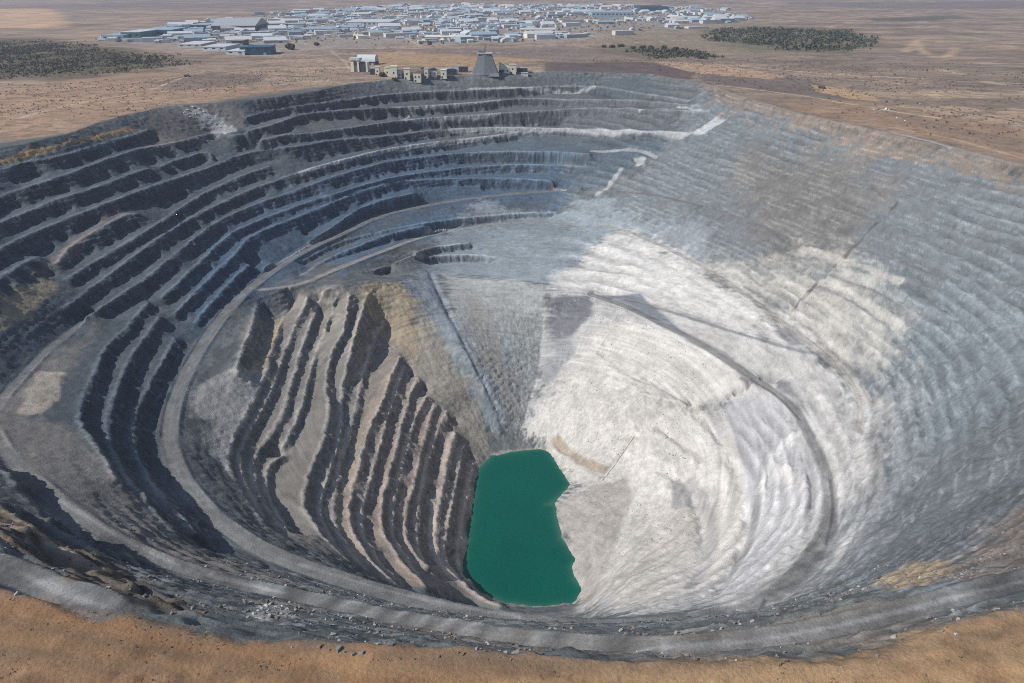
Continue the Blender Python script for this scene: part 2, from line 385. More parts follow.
for pts, dp, wd_ in (([(690,406),(712,425),(735,455),(748,490),(748,530),(735,570),(705,600)], -4.5, 5), ([(668,470),(690,488),(705,515),(703,555),(690,592)], -4, 6), ([(800,435),(776,448),(764,474),(754,500)], 4, 5),
    ([(780,470),(798,480),(806,505),(795,540),(768,572)], 3, 5), ([(634,437),(618,458),(600,480)], -2.5, 2.2), ([(640,430),(656,428),(678,440),(700,462)], -2.5, 3), ([(600,352),(640,380),(690,404)], -2, 4),
    ([(556,445),(580,462),(604,474)], -3, 4), ([(620,584),(660,558),(700,530)], -1.8, 3), ([(605,575),(645,545),(690,510)], 1.6, 4), ([(580,380),(620,420),(650,440)], 2, 6), ([(800,450),(812,480),(816,510),(806,540)], -2.5, 3),
    ([(640,250),(690,275),(740,310)], -1.5, 4), ([(620,262),(680,290),(740,325)], 1.5, 5), ([(896,205),(878,224),(862,236),(846,258),(824,274),(808,296),(792,312)], -2, 2.5), ([(900,360),(870,400),(858,450)], -2.5, 6), ([(940,360),(900,420),(880,480)], 2.5, 8),
    ([(985,380),(940,440),(890,510)], -3, 7), ([(1010,430),(950,480),(860,545)], 2.5, 6), ([(1000,470),(930,520),(850,568)], -3, 6), ([(430,272),(455,330),(484,385),(506,432)], -3, 4)):
    groove(pts, dp, wd_)
rgt = sstep(20, 120, GX) * (1 - scree) * sstep(4, 14, rim_n)
pat = sstep(-.25, .3, fbm(GX, GY, 70, 3, 680))
mini = np.sin(2 * np.pi * (Zw / 8.5 + .6 * fbm(GX, GY, 120, 3, 681) + .22 * fbm(UX, UY, 22, 3, 684)))
nearw = sstep(330, 270, GY) * sstep(3, 10, rim_n)
carve += nearw * .9 * np.sin(2 * np.pi * (Zw / 6.0 + .4 * fbm(GX, GY, 60, 3, 682))) * sstep(-.3, .2, fbm(GX, GY, 40, 3, 683))
carve += rgt * pat * 1.25 * mini + (1 - rgt) * steep * .5 * np.sin(2 * np.pi * Zw / 4.2)
ridge = 1 - 2 * np.abs(fbm(GX, GY, 16, 4, 234))
hgt = rough * inpit * ((.34 - .2 * fan) * fbm(UX, UY, 7, 4, 220, .6) + steep * 1.2 * fbm(UX, UY, 5, 3, 230, .6) + (.5 - .3 * fan) * fbm(GX, GY, 28, 3, 232)
      + (.4 * scree - .15 * fan) * gully * sstep(.25, .6, slope) + .28 * (1 - scree) * ledge * sstep(.2, .5, slope) + scree * (1 - fan) * (1.3 * fbm(GX, GY, 34, 3, 233) + .7 * ridge) + carve)
mound = (1 - inpit) * (1.2 * fbm(GX, GY, 60, 4, 240) + .16 * fbm(GX, GY, 7, 3, 241))
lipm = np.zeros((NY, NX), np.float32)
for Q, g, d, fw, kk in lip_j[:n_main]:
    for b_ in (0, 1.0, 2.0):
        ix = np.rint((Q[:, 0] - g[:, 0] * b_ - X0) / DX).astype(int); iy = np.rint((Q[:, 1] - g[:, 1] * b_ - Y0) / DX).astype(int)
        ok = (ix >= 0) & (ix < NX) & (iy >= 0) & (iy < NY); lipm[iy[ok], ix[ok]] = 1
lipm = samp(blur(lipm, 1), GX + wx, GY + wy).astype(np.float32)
shore = sstep(1, 10, -lake_sd)
berm = inpit * 1.1 * np.exp(-((road_d - 1.3) / 1.0) ** 2) * sstep(-.35, .05, fbm(GX, GY, 25, 3, 720)) * (.8 + .4 * fbm(GX, GY, 3, 2, 721))
ZP = Zw + berm + hgt * calm * np.where(lake_sd > -10, shore * .8 + .2, 1) + mound

# ------------------------------------------------------------------ one non-uniform sheet to the horizon
def axis(lo, hi, d0, far, grow, coarse):
    left = []; x = lo; d = d0
    def run(x, sgn, lim):
        out = []; d = d0
        while abs(x) < lim:
            d = min(d * grow, max(coarse, abs(x) * .02)); x += sgn * d; out.append(x)
        return out
    return run
gl = axis(X0, X1, DX, 0, 1.12, 9.0)
left = gl(X0, -1, 12000)[::-1]; right = gl(X1, 1, 12000)
ax = np.array(left + list(gx) + right)
front = []
y = Y0; d = DX
while y > -900: d = min(d * 1.15, 40); y -= d; front.append(y)
back = []; y = Y1; d = DX
while y < 14000: d = min(d * 1.1, max(6, (y - 900) * .016)); y += d; back.append(y)
ay = np.array(front[::-1] + list(gy) + back)
AX, AY = np.meshgrid(ax, ay); AX = AX.astype(np.float32); AY = AY.astype(np.float32)
nx, ny = len(ax), len(ay)
ix0 = len(left); iy0 = len(front)
far_d = np.hypot(np.maximum(np.maximum(X0 - AX, AX - X1), 0), np.maximum(np.maximum(Y0 - AY, AY - Y1), 0))
AZ = sstep(0, 60, far_d) * (3.2 * fbm(AX, AY, 110, 4, 400)) + sstep(0, 900, far_d) * 7 * fbm(AX, AY, 900, 3, 401)
# broad low hills at the far edge of the plain
AZ = AZ + sstep(5200, 9500, AY) * (60 + 90 * fbm(AX, AY, 2600, 4, 402))
edge = (1.2 * fbm(AX, AY, 60, 4, 240) + .16 * fbm(AX, AY, 7, 3, 241))
AZ = AZ + edge * (1 - sstep(0, 200, far_d))
AZ[iy0:iy0 + NY, ix0:ix0 + NX] = ZP
AZ = AZ.astype(np.float32)

def ground_z(x, y):
    i = int(np.clip(np.searchsorted(ax, x) - 1, 0, nx - 2)); j = int(np.clip(np.searchsorted(ay, y) - 1, 0, ny - 2))
    tx = (x - ax[i]) / (ax[i + 1] - ax[i]); ty = (y - ay[j]) / (ay[j + 1] - ay[j])
    return float((AZ[j, i] * (1 - tx) + AZ[j, i + 1] * tx) * (1 - ty) + (AZ[j + 1, i] * (1 - tx) + AZ[j + 1, i + 1] * tx) * ty)

def hit(px, py):
    """where a surveyed pixel meets the ground"""
    d = ray(px, py); t = (30 - CAMZ) / d[2] if d[2] < -1e-3 else 1.0
    t = max(t, 20.0); last = t
    for _ in range(4000):
        p = d * t; gz = ground_z(p[0], p[1]); h = CAMZ + p[2] - gz
        if h < 0:
            a, b = last, t
            for _ in range(18):
                m = .5 * (a + b); q = d * m
                if CAMZ + q[2] - ground_z(q[0], q[1]) < 0: b = m
                else: a = m
            q = d * b; return np.array([q[0], q[1], CAMZ + q[2]])
        last = t; t += max(.8, h * .45)
        if t > 20000: break
    q = d * t; return np.array([q[0], q[1], 0.0])

# ------------------------------------------------------------------ ground colour (rock, dust and soil, with some shade painted in)
vx, vy, vz = AX.ravel(), AY.ravel(), AZ.ravel()
Cc = np.zeros((vx.size, 3), np.float32)
slp = np.zeros((ny, nx), np.float32)
gyy = np.gradient(AZ, axis=0) / np.maximum(np.gradient(ay), 1e-3)[:, None]
gxx = np.gradient(AZ, axis=1) / np.maximum(np.gradient(ax), 1e-3)[None, :]
slp = np.sqrt(gxx ** 2 + gyy ** 2).ravel()
aspx = (gxx.ravel())
_a0 = np.arctan2(vy - 600, vx); ux = (vx + .9 * vz * np.cos(_a0)).astype(np.float32); uy = (vy + .9 * vz * np.sin(_a0)).astype(np.float32)
n_big = fbm(ux, uy, 90, 4, 500); n_mid = fbm(ux, uy, 18, 4, 510); n_fine = fbm(ux, uy, 4, 3, 520)

def mix(c, m):
    m = m[:, None].astype(np.float32)
    Cc[:] = Cc * (1 - m) + np.asarray(c, np.float32) * m

# plain
Cc[:] = lin(154, 135, 119)
n_pl = fbm(vx, vy * 2.2, 420, 5, 530); n_pl2 = fbm(vx * .7, vy * 2.0, 140, 4, 531)
mix(lin(132, 117, 106), sstep(-.1, .4, n_pl)); mix(lin(174, 151, 128), sstep(.1, .5, n_pl2) * .8)
mix(lin(108, 98, 88), sstep(.05, .4, fbm(vx, vy * 1.6, 45, 4, 532)) * .55)
mix(lin(104, 92, 84), sstep(.2, .6, -n_pl2) * .6)
def zone(poly, col, feather=6, noise=6, nscale=1, amount=1.0, world=False, nseed=0):
    P = [tuple(hit(x, y)[:2]) for x, y in poly] if not world else poly
    P = np.array(P)
    r = feather + noise * 2
    m = np.where((vx > P[:, 0].min() - r) & (vx < P[:, 0].max() + r) & (vy > P[:, 1].min() - r) & (vy < P[:, 1].max() + r))[0]
    if m.size == 0: return
    sd = poly_sd(vx[m], vy[m], P) + noise * (n_mid[m] * 1.2 + n_fine[m] * .6 + n_big[m] * .5) * nscale
    w = sstep(-feather, feather, sd) * amount
    Cc[m] = Cc[m] * (1 - w[:, None]) + np.asarray(col, np.float32) * w[:, None]
def streak(pts, col, wid, amount=1.0, noise=1.5, z=None):
    P = np.array([hit(x, y)[:2] for x, y in pts]); P = smooth_line(P, 2)
    r = wid + noise * 3
    m = np.where((vx > P[:, 0].min() - r) & (vx < P[:, 0].max() + r) & (vy > P[:, 1].min() - r) & (vy < P[:, 1].max() + r))[0]
    if m.size == 0: return
    sd = wid / 2 - poly_sd(vx[m], vy[m], [tuple(p) for p in P], closed=False) + noise * n_mid[m]
    w = sstep(-wid * .25, wid * .25, sd) * amount
    Cc[m] = Cc[m] * (1 - w[:, None]) + np.asarray(col, np.float32) * w[:, None]

#@PLAIN
# far pale and dark stretches of the plain
zone([(-30,10),(40,8),(62,14),(66,26),(40,28),(-30,28)], lin(190,158,128), 30, 40)
zone([(-30,38),(60,40),(110,46),(180,58),(165,70),(80,78),(-30,74)], lin(92,86,68), 40, 70, amount=.95)
zone([(110,42),(250,30),(400,12),(560,6),(740,8),(700,28),(560,42),(400,44),(330,50),(250,54),(180,50)], lin(150,142,136), 60, 60, amount=.8)
for pts in ([(100,46),(180,50),(280,49),(420,47),(520,40),(640,33),(760,22)], [(150,34),(260,40),(330,47)], [(330,10),(380,24),(420,46)], [(560,6),(540,20),(500,40)], [(230,18),(400,22),(600,24),(740,16)]):
    streak(pts, lin(176,164,150), 14, .8, 3)
zone([(300,88),(150,72),(0,88),(-40,130),(40,140),(120,116),(200,104)], lin(164,136,114), 15, 18, amount=.7)
zone([(140,82),(200,75),(270,74),(255,84),(180,90)], lin(118,104,96), 10, 10, amount=.8)
zone([(355,58),(380,52),(475,54),(560,60),(470,66),(380,66)], lin(172,142,110), 8, 8, amount=.8)
zone([(420,48),(560,46),(640,52),(560,60),(470,57)], lin(126,114,108), 12, 12, amount=.7)
zone([(600,30),(700,24),(760,22),(880,38),(820,54),(700,58),(610,52)], lin(136,124,106), 20, 25, amount=.7)
zone([(545,62),(640,62),(700,72),(690,80),(610,73),(545,71)], lin(88,78,80), 5, 6, amount=.8)
zone([(700,70),(780,74),(870,96),(840,98),(770,92),(700,80)], lin(112,100,98), 6, 8, amount=.8)
zone([(812,85),(840,88),(882,97),(878,101),(845,98),(815,91)], lin(176,148,118), 4, 8)
zone([(650,60),(720,66),(790,76),(770,80),(690,72)], lin(178,148,124), 4, 6, amount=.8)
zone([(770,98),(850,100),(930,112),(1024,130),(1060,160),(1024,163),(960,146),(900,132),(800,112)], lin(150,126,106), 6, 10, amount=.9)
zone([(880,110),(900,106),(925,120),(1024,140),(1024,152),(930,128)], lin(126,112,102), 4, 8, amount=.6)
streak([(1024,158),(980,146),(930,134),(890,127)], lin(168,150,134), 5, .8)
streak([(1040,92),(960,88),(880,82),(800,74),(740,66)], lin(166,146,132), 7, .7)
streak([(700,60),(790,66),(860,76),(905,86)], lin(170,140,118), 9, .5)
streak([(120,92),(160,80),(210,70),(270,62),(330,58),(420,52)], lin(172,148,126), 8, .8)
streak([(-20,104),(60,92),(110,86),(150,82)], lin(104,94,84), 6, .7)
streak([(700,54),(860,54),(960,62),(1060,70)], lin(168,144,126), 10, .5)
for pts in ([(905,52),(918,40),(926,38)], [(918,44),(922,52),(935,58),(950,56),(956,48)]):
    streak(pts, lin(196,168,140), 14, .7, 3)

zone([(860,20),(900,17),(960,15),(965,18),(910,22)], lin(84,84,76), 30, 40, amount=.8)
zone([(700,30),(760,26),(850,28),(885,44),(845,54),(770,52),(720,46)], lin(108,102,84), 40, 60, amount=.8)
zone([(590,46),(650,45),(690,49),(706,54),(650,60),(600,52)], lin(108,100,86), 10, 14, amount=.7)
zone([(780,3),(1060,0),(1060,7),(900,9)], lin(110,98,96), 120, 150, amount=.7)
zone([(-40,5),(120,3),(300,3),(260,8),(60,9)], lin(112,100,98), 120, 150, amount=.6)
for k_, pts in enumerate(([(-20,88),(60,84),(130,78),(187,77),(240,70),(330,66)], [(150,90),(175,80),(187,77)], [(20,118),(90,100),(150,92),(240,88),(330,80)], [(560,64),(640,60),(720,62),(800,60)], [(520,46),(600,44),(700,40),(800,33),(900,30),(1040,34)],
    [(740,66),(800,72),(900,78),(1040,84)], [(880,97),(940,108),(1040,126)], [(900,60),(960,74),(1040,96)], [(330,50),(345,62),(350,70)], [(60,50),(100,44),(150,36)], [(280,60),(360,52),(440,50),(520,54)], [(700,88),(780,92),(860,106),(940,118)], [(760,20),(840,22),(940,12),(1040,14)])):
    streak(pts, lin(184,166,146) if k_ % 3 else lin(112,102,94), 7 if k_ % 2 else 5, .75, 1.5)
#@PIT
rim_all = poly_sd(vx, vy, rim) + 2.5 * fbm(vx, vy, 40, 4, 3)
pit = sstep(-3, 3, rim_all)
base = np.empty((vx.size, 3), np.float32)
base[:] = lin(108, 112, 113)
bm = sstep(-.35, .5, n_mid + .4 * n_fine)[:, None]
base = base * (.86 + .3 * bm)
Cc[:] = Cc * (1 - pit[:, None]) + base * pit[:, None]
# upper left walls: dark basalt, with a blue shade tint painted in
zone([(-60,150),(60,135),(180,110),(350,84),(560,72),(640,76),(700,90),(700,130),(600,175),(480,196),(380,214),(300,250),(220,320),(165,420),(170,470),(120,460),(20,440),(-60,420)], lin(86,94,100), 14, 14)
zone([(245,100),(350,84),(560,72),(700,84),(740,110),(690,128),(560,127),(400,134),(250,150)], lin(98,100,104), 8, 10, amount=.8)
zone([(520,130),(690,131),(640,165),(600,188),(470,192),(400,205),(330,230),(420,150)], lin(92,104,114), 10, 10, amount=.8)
zone([(190,270),(240,215),(330,172),(430,150),(560,160),(560,205),(440,215),(340,240),(270,285),(215,330),(195,345)], lin(78,97,118), 22, 22, amount=.7)  # blue of shade and haze on these faces, put into the rock colour
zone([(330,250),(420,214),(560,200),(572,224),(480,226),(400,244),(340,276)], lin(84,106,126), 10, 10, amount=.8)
# right wall: blue grey rock
zone([(700,90),(820,118),(960,150),(1060,175),(1060,560),(940,590),(850,590),(860,430),(840,350),(700,262),(600,215),(660,150)], lin(112,118,122), 10, 14)
zone([(740,150),(870,150),(890,190),(830,270),(780,290),(740,240),(730,190)], lin(114,112,109), 18, 26, amount=.85)
zone([(860,300),(960,290),(1060,320),(1060,480),(960,500),(880,430)], lin(120,129,134), 24, 36, amount=.8)
zone([(700,262),(760,270),(800,250),(860,270),(900,330),(880,380),(850,370),(800,330)], lin(178,176,170), 20, 18, amount=.85)
zone([(640,225),(720,220),(700,262),(668,246)], lin(134,140,146), 6, 8)
zone([(480,200),(600,195),(660,230),(620,228),(560,285),(470,275),(420,270),(440,235)], lin(136,146,152), 8, 8)
zone([(855,385),(885,400),(885,460),(872,505),(850,480),(858,430)], lin(160,152,142), 6, 8, amount=.8)
zone([(820,560),(880,500),(960,440),(1060,400),(1060,560),(900,580)], lin(104,108,111), 24, 34, amount=.8)
zone([(885,575),(915,562),(950,560),(952,572),(920,585),(890,590)], lin(150,136,116), 3, 4)
zone([(960,560),(1000,520),(1060,480),(1060,575),(980,585)], lin(120,110,102), 8, 10, amount=.8)
zone([(842,395),(905,390),(890,470),(860,540),(800,592),(760,604),(830,500)], lin(162,164,166), 24, 16, amount=.75)
# white dumps
zone([(548,290),(606,236),(625,232),(680,254),(740,292),(810,340),(845,380),(858,430),(850,490),(836,540),(800,585),(740,608),(640,612),(590,606),(584,590),(575,560),(560,530),(556,508),(572,486),(556,462),(546,448),(530,430),(525,412),(560,345)], lin(180,179,177), 10, 14)
zone([(530,425),(590,340),(625,322),(700,350),(755,382),(735,395),(700,405),(745,450),(752,520),(735,560),(700,590),(655,604),(620,600),(640,560),(600,500),(560,470),(545,440)], lin(198,195,189), 10, 12, amount=.9)
zone([(566,285),(606,238),(640,240),(760,308),(770,335),(690,312),(620,294)], lin(196,195,192), 8, 10, amount=.9)
zone([(556,504),(590,486),(625,478),(632,492),(610,560),(598,585),(590,606),(578,600),(574,560),(562,530)], lin(164,160,155), 3, 3)
zone([(640,600),(690,560),(700,530),(690,500),(650,500),(620,540),(600,590)], lin(178,174,167), 4, 6, amount=.6)
zone([(725,400),(760,392),(790,420),(815,470),(820,520),(790,560),(740,595),(720,598),(752,545),(757,490),(740,440)], lin(186,186,188), 6, 8, amount=.8)
zone([(546,297),(590,297),(592,312),(570,335),(548,352),(543,340)], lin(116,118,122), 4, 7)
zone([(543,345),(570,338),(575,350),(548,385),(540,380)], lin(150,152,154), 3, 4)
zone([(590,293),(640,294),(660,312),(690,336),(655,322),(620,304)], lin(120,126,134), 2, 2)
zone([(770,332),(795,325),(806,345),(790,346)], lin(138,138,140), 2, 3, amount=.8)
zone([(770,370),(790,382),(805,400),(808,415),(795,400),(778,388)], lin(120,120,124), 2, 3, amount=.8)
# scree fan behind the lake
zone([(445,274),(545,286),(545,330),(540,380),(522,428),(510,425),(480,370),(455,320)], lin(166,169,167), 8, 10)
zone([(470,290),(490,320),(505,370),(518,415),(512,418),(490,370),(465,310)], lin(160,155,147), 5, 7, amount=.6)
zone([(400,280),(432,272),(450,318),(478,370),(508,424),(490,440),(470,400),(440,350),(415,310)], lin(134,143,150), 8, 10)
zone([(420,300),(445,350),(475,400),(490,440),(478,455),(455,440),(440,405),(410,370),(412,330)], lin(148,144,134), 9, 11)
zone([(368,282),(398,284),(414,300),(412,360),(400,372),(385,345),(365,330),(350,310)], lin(164,151,130), 8, 12)
# ribs, gullies and grey lobes of the white dump
streak([(728,405),(742,440),(756,485),(757,520),(745,555),(715,595)], lin(138,138,141), 5, .75, 2)
streak([(690,482),(704,500),(714,530),(708,560),(690,588)], lin(158,157,156), 9, .8, 2)
zone([(670,480),(680,478),(692,492),(692,508),(672,508)], lin(150,149,148), 1.5, 2, amount=.9)
streak([(634,437),(620,457),(603,480)], lin(128,116,100), 1.6, .9, .5)
streak([(556,440),(566,452),(582,462),(604,470)], lin(150,134,116), 8, .7, 3)
streak([(655,430),(668,438),(690,452),(700,462)], lin(150,146,138), 4, .6, 2)
streak([(800,432),(780,445),(766,470),(758,492)], lin(205,205,204), 6, .8, 2)
streak([(780,470),(800,480),(812,505),(800,540),(770,570)], lin(204,203,200), 7, .6, 3)
streak([(795,445),(806,470),(812,500),(806,530)], lin(140,140,142), 5, .6, 3)
streak([(700,350),(740,372),(772,385)], lin(206,204,200), 8, .7, 3)
streak([(640,560),(680,535),(700,515)], lin(168,160,150), 4, .6, 2)
streak([(620,580),(660,556),(690,540)], lin(168,160,150), 4, .6, 2)
zone([(726,404),(757,394),(790,425),(775,445),(752,500),(744,450)], lin(164,165,168), 5, 6, amount=.8)
# paths and scars of the far and right walls
for pts, w_ in (([(450,130),(499,128),(538,128),(567,128),(606,130),(650,131),(692,133)], 7), ([(300,173),(329,164),(359,156),(390,149),(417,145),(456,140),(489,137),(518,133)], 5), ([(402,120),(437,117),(500,113)], 4),
                ([(392,107),(437,105),(500,100)], 4), ([(640,109),(668,108),(700,110)], 5), ([(591,151),(622,149),(645,151),(656,158)], 6), ([(598,194),(610,184),(620,171)], 9), ([(470,89),(548,86),(595,86)], 4),
                ([(890,132),(921,139),(951,147)], 6), ([(405,119),(412,110)], 4)):
    streak(pts, lin(172,174,175), w_, .75, 1.2)
zone([(690,134),(702,134),(727,120),(716,117)], lin(172,176,178), 3, 2)
zone([(634,158),(646,157),(645,166),(636,166)], lin(176,180,182), 2, 2)
streak([(896,205),(880,222),(862,238),(846,256),(824,276),(806,294),(792,312)], lin(92,88,86), 2.2, .8, 2.6)
for pts in ([(790,225),(824,238),(860,248),(900,262),(935,276)], [(830,258),(870,270),(905,285),(935,303)], [(830,275),(880,292),(915,320)], [(815,285),(860,305),(890,330)], [(700,205),(740,215),(790,240)], [(880,170),(940,200),(1000,240)]):
    streak(pts, lin(110,110,112), 3.5, .6, 1.5)
for pts in ([(800,250),(850,262),(900,282)], [(820,282),(860,296),(900,325)], [(800,296),(840,318),(880,352)], [(790,310),(825,330),(862,366)]):
    streak(pts, lin(190,187,180), 5, .6, 2)
# spur benches
zone([(246,320),(300,288),(350,290),(400,350),(440,405),(480,460),(468,530),(465,585),(500,604),(440,592),(380,578),(300,545),(250,510),(225,460),(236,420)], lin(136,132,126), 6, 6)
zone([(350,300),(405,350),(440,405),(478,458),(470,540),(440,590),(390,580),(345,540),(340,470),(360,400)], lin(147,138,129), 5, 6, amount=.7)
for pts, c in (([(392,372),(375,400),(362,430),(352,470),(344,500),(342,530),(365,566)], (168,156,141)), ([(406,386),(396,420),(388,460),(378,500),(376,530),(392,560),(420,582)], (152,139,129)),
               ([(428,404),(420,440),(410,480),(401,515),(402,540),(415,560)], (156,143,134)), ([(452,434),(446,460),(440,490),(432,525),(434,552),(450,574),(472,592),(500,604)], (200,186,174)),
               ([(473,462),(468,490),(461,525)], (164,148,138)), ([(280,320),(270,345),(258,370),(245,385)], (164,151,128))):
    streak(pts, lin(*c), 8, .9, 1.5)
zone([(205,378),(225,372),(262,372),(254,400),(238,440),(222,470),(205,450),(212,420),(188,420),(190,395)], lin(170,168,164), 3, 4, amount=.85)
# left roads apron, pale pads
zone([(0,400),(60,350),(100,320),(90,350),(60,390),(20,420),(70,425),(110,470),(180,540),(230,560),(330,590),(200,580),(80,530),(0,470),(-40,430)], lin(122,119,116), 8, 8, amount=.9)
zone([(40,372),(66,372),(60,400),(40,414),(18,414),(25,395)], lin(168,160,148), 2, 2)
zone([(0,295),(45,278),(60,285),(50,300),(20,320),(0,330)], lin(150,140,122), 3, 4)
zone([(20,275),(70,240),(122,208),(125,214),(90,235),(60,265)], lin(120,114,112), 3, 3)
zone([(155,105),(200,103),(247,108),(247,130),(220,140),(190,140),(150,150),(135,135)], lin(112,108,106), 4, 5, amount=.8)
zone([(180,108),(198,106),(222,118),(238,132),(218,134),(196,122)], lin(176,179,182), 3, 8, amount=.6)
zone([(0,165),(50,150),(100,138),(140,130),(125,128),(55,147),(0,160)], lin(176,146,110), 3, 3)
streak(LAKE + LAKE[:1], lin(176,170,160), 7, .5, 3)
# near wall and rim
zone([(700,84),(760,100),(830,118),(960,152),(1040,172),(1040,186),(940,162),(820,134),(730,112)], lin(134,120,108), 8, 14, amount=.75)
zone([(-30,520),(60,540),(150,580),(240,604),(340,610),(450,640),(560,652),(700,655),(830,650),(940,625),(940,600),(830,610),(700,632),(560,640),(420,622),(300,598),(180,590),(90,570),(-30,480)], lin(122,117,111), 4, 5, amount=.8)
zone([(-30,500),(50,520),(110,560),(160,592),(200,612),(120,600),(60,570),(-30,530)], lin(116,102,88), 4, 8, amount=.8)
zone([(240,612),(262,604),(290,608),(290,618),(262,622)], lin(176,176,172), 1.5, 2.5, amount=.7)
near = [(-240,150)] + [tuple(at(x, y, 0)[:2]) for x, y in RIM_PX2[::-1]] + [(240,180),(420,120),(420,-400),(-420,-400),(-420,150)]
zone(near, lin(140,111,86), 4, 4, world=True)
zone([(520,690),(640,664),(800,660),(960,632),(1060,600),(1060,700)], lin(170,141,108), 10, 10, amount=.8)
#@NEAR
mixs = np.where(vy < 260)[0]
nn = fbm(vx[mixs] * .35 + vy[mixs] * .1, vy[mixs] * 1.6, 14, 4, 560)
nearm = sstep(0, 6, -rim_all[mixs])
w = (sstep(.05, .5, nn) * .6 * nearm)[:, None]; Cc[mixs] = Cc[mixs] * (1 - w) + lin(116,92,73) * w
w = (sstep(.1, .5, -nn) * .55 * nearm)[:, None]; Cc[mixs] = Cc[mixs] * (1 - w) + lin(150,116,84) * w
nn2 = fbm(vx[mixs], vy[mixs], 3.2, 3, 561)
w = (sstep(.25, .55, nn2 + .25 * nn) * .55 * nearm)[:, None]; Cc[mixs] = Cc[mixs] * (1 - w) + lin(96, 78, 62) * w
w = (sstep(.3, .6, -nn2) * .35 * nearm)[:, None]; Cc[mixs] = Cc[mixs] * (1 - w) + lin(166,140,112) * w
for pts, c_, w_ in (([(-20,604),(60,619),(130,635),(205,654),(300,668)], (158,122,88), 5), ([(-20,620),(70,634),(150,648),(240,666),(330,680)], (112,96,80), 4), ([(-20,650),(60,656),(150,668),(220,682)], (116,98,80), 5),
                  ([(-20,632),(90,648),(200,672)], (150,118,86), 3), ([(400,658),(520,664),(640,670),(760,670),(880,656),(1040,624)], (116,100,84), 4), ([(640,682),(800,676),(1040,668)], (172,142,108), 5), ([(300,655),(420,676),(560,684)], (164,132,98), 4),
                  ([(380,662),(470,668),(560,672)], (128,108,88), 5), ([(850,672),(960,662),(1040,648)], (132,110,88), 4)):
    streak(pts, lin(*c_), w_, .42, 2.2)
# roads: crushed grey rock, paler wheel tracks
for (n, P, wd) in roads_w:
    S = P[::6]; r = wd
    m = np.where((vx > S[:, 0].min() - r) & (vx < S[:, 0].max() + r) & (vy > S[:, 1].min() - r) & (vy < S[:, 1].max() + r))[0]
    dd = poly_sd(vx[m], vy[m], [tuple(p[:2]) for p in S], closed=False)
    on = 1 - sstep(-1.4, 1.4, dd - wd / 2 + 2.6 * n_mid[m] + .8 * n_fine[m])
    t = .5 + .5 * np.cos(dd / wd * 4 * np.pi + n_mid[m])
    c = {'ring_haul_road': (124,124,123), 'upper_haul_road': (112,113,114), 'right_wall_road': (176,172,166), 'link_road': (146,147,148), 'spur_road': (156,154,150), 'access_road': (116,116,117)}[n]
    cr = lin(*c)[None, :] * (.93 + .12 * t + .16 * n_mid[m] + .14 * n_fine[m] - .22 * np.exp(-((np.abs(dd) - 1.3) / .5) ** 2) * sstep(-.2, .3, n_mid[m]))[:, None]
    a = (on * .72)[:, None]
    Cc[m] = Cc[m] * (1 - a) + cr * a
for pts in ([(640,650),(740,645),(824,629),(873,617),(922,606),(961,595),(1030,580)], [(60,500),(100,526),(140,548),(180,566)], [(300,564),(350,580),(400,594),(450,606),(520,617)], [(210,575),(245,583),(285,593)], [(20,573),(60,590),(104,607)], [(690,612),(760,594),(800,566),(826,530)]):
    streak(pts, lin(154,155,156), 1.8, .55, 1.2)
for pts in ([(600,632),(660,628),(720,619),(765,600)], [(160,420),(163,450),(172,480)], [(830,480),(834,510),(826,545)], [(740,378),(775,393),(800,420)]):
    streak(pts, lin(88,88,90), 2.2, .7, .6)
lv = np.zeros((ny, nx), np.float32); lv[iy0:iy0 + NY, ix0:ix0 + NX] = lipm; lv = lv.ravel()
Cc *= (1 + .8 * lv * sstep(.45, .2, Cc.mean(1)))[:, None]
sl_v = np.zeros((ny, nx), np.float32); sl_v[iy0:iy0 + NY, ix0:ix0 + NX] = blur(slope, 1)
mv = np.zeros((ny, nx), np.float32); mv[iy0:iy0 + NY, ix0:ix0 + NX] = rgt * pat * mini + 1.6 * nearw * np.sin(2 * np.pi * (Zw / 6.0 + .4 * fbm(GX, GY, 60, 3, 682)))
Cc *= (1 + .17 * mv.ravel())[:, None]
scv = np.zeros((ny, nx), np.float32); scv[iy0:iy0 + NY, ix0:ix0 + NX] = scree; scv = scv.ravel()
rgv = np.zeros((ny, nx), np.float32); rgv[iy0:iy0 + NY, ix0:ix0 + NX] = rgt; rgv = rgv.ravel()
zs_ = vz + 1.6 * fbm(vx, vy, 40, 3, 690)
strat = sstep(.45, .95, np.sin(2 * np.pi * zs_ / 5.0)) * sstep(-.15, .25, fbm(ux, uy, 14, 3, 691))
Cc *= (1 + .5 * strat * pit * sstep(.5, 1.0, sl_v.ravel()) * sstep(.4, .15, Cc.mean(1)))[:, None]
# steep faces darkened: fresher rock than the dusty flats, plus painted-in shade; streaks follow the fall line and the bedding
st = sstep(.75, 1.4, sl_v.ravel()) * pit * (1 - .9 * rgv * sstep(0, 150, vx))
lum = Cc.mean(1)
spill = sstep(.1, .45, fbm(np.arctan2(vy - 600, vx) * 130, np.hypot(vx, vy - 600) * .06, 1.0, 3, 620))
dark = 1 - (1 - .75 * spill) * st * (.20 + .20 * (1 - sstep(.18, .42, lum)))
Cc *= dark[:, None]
vang = np.arctan2(vy - 600, vx); vrad = np.hypot(vx, vy - 600)
gl2 = fbm(vang * 110, vrad * .035, 1.0, 4, 600)
bed = fbm(vang * 7, vz * .16, 1.0, 4, 610)
Cc *= (1 + pit * (1 - sstep(10, 0, np.abs(vz)) * 0) * ((.015 + .05 * scv) * gl2 + .15 * bed + .20 * n_fine + .10 * n_mid + .10 * n_big + .14 * fbm(ux, uy, 1.9, 2, 640)))[:, None]
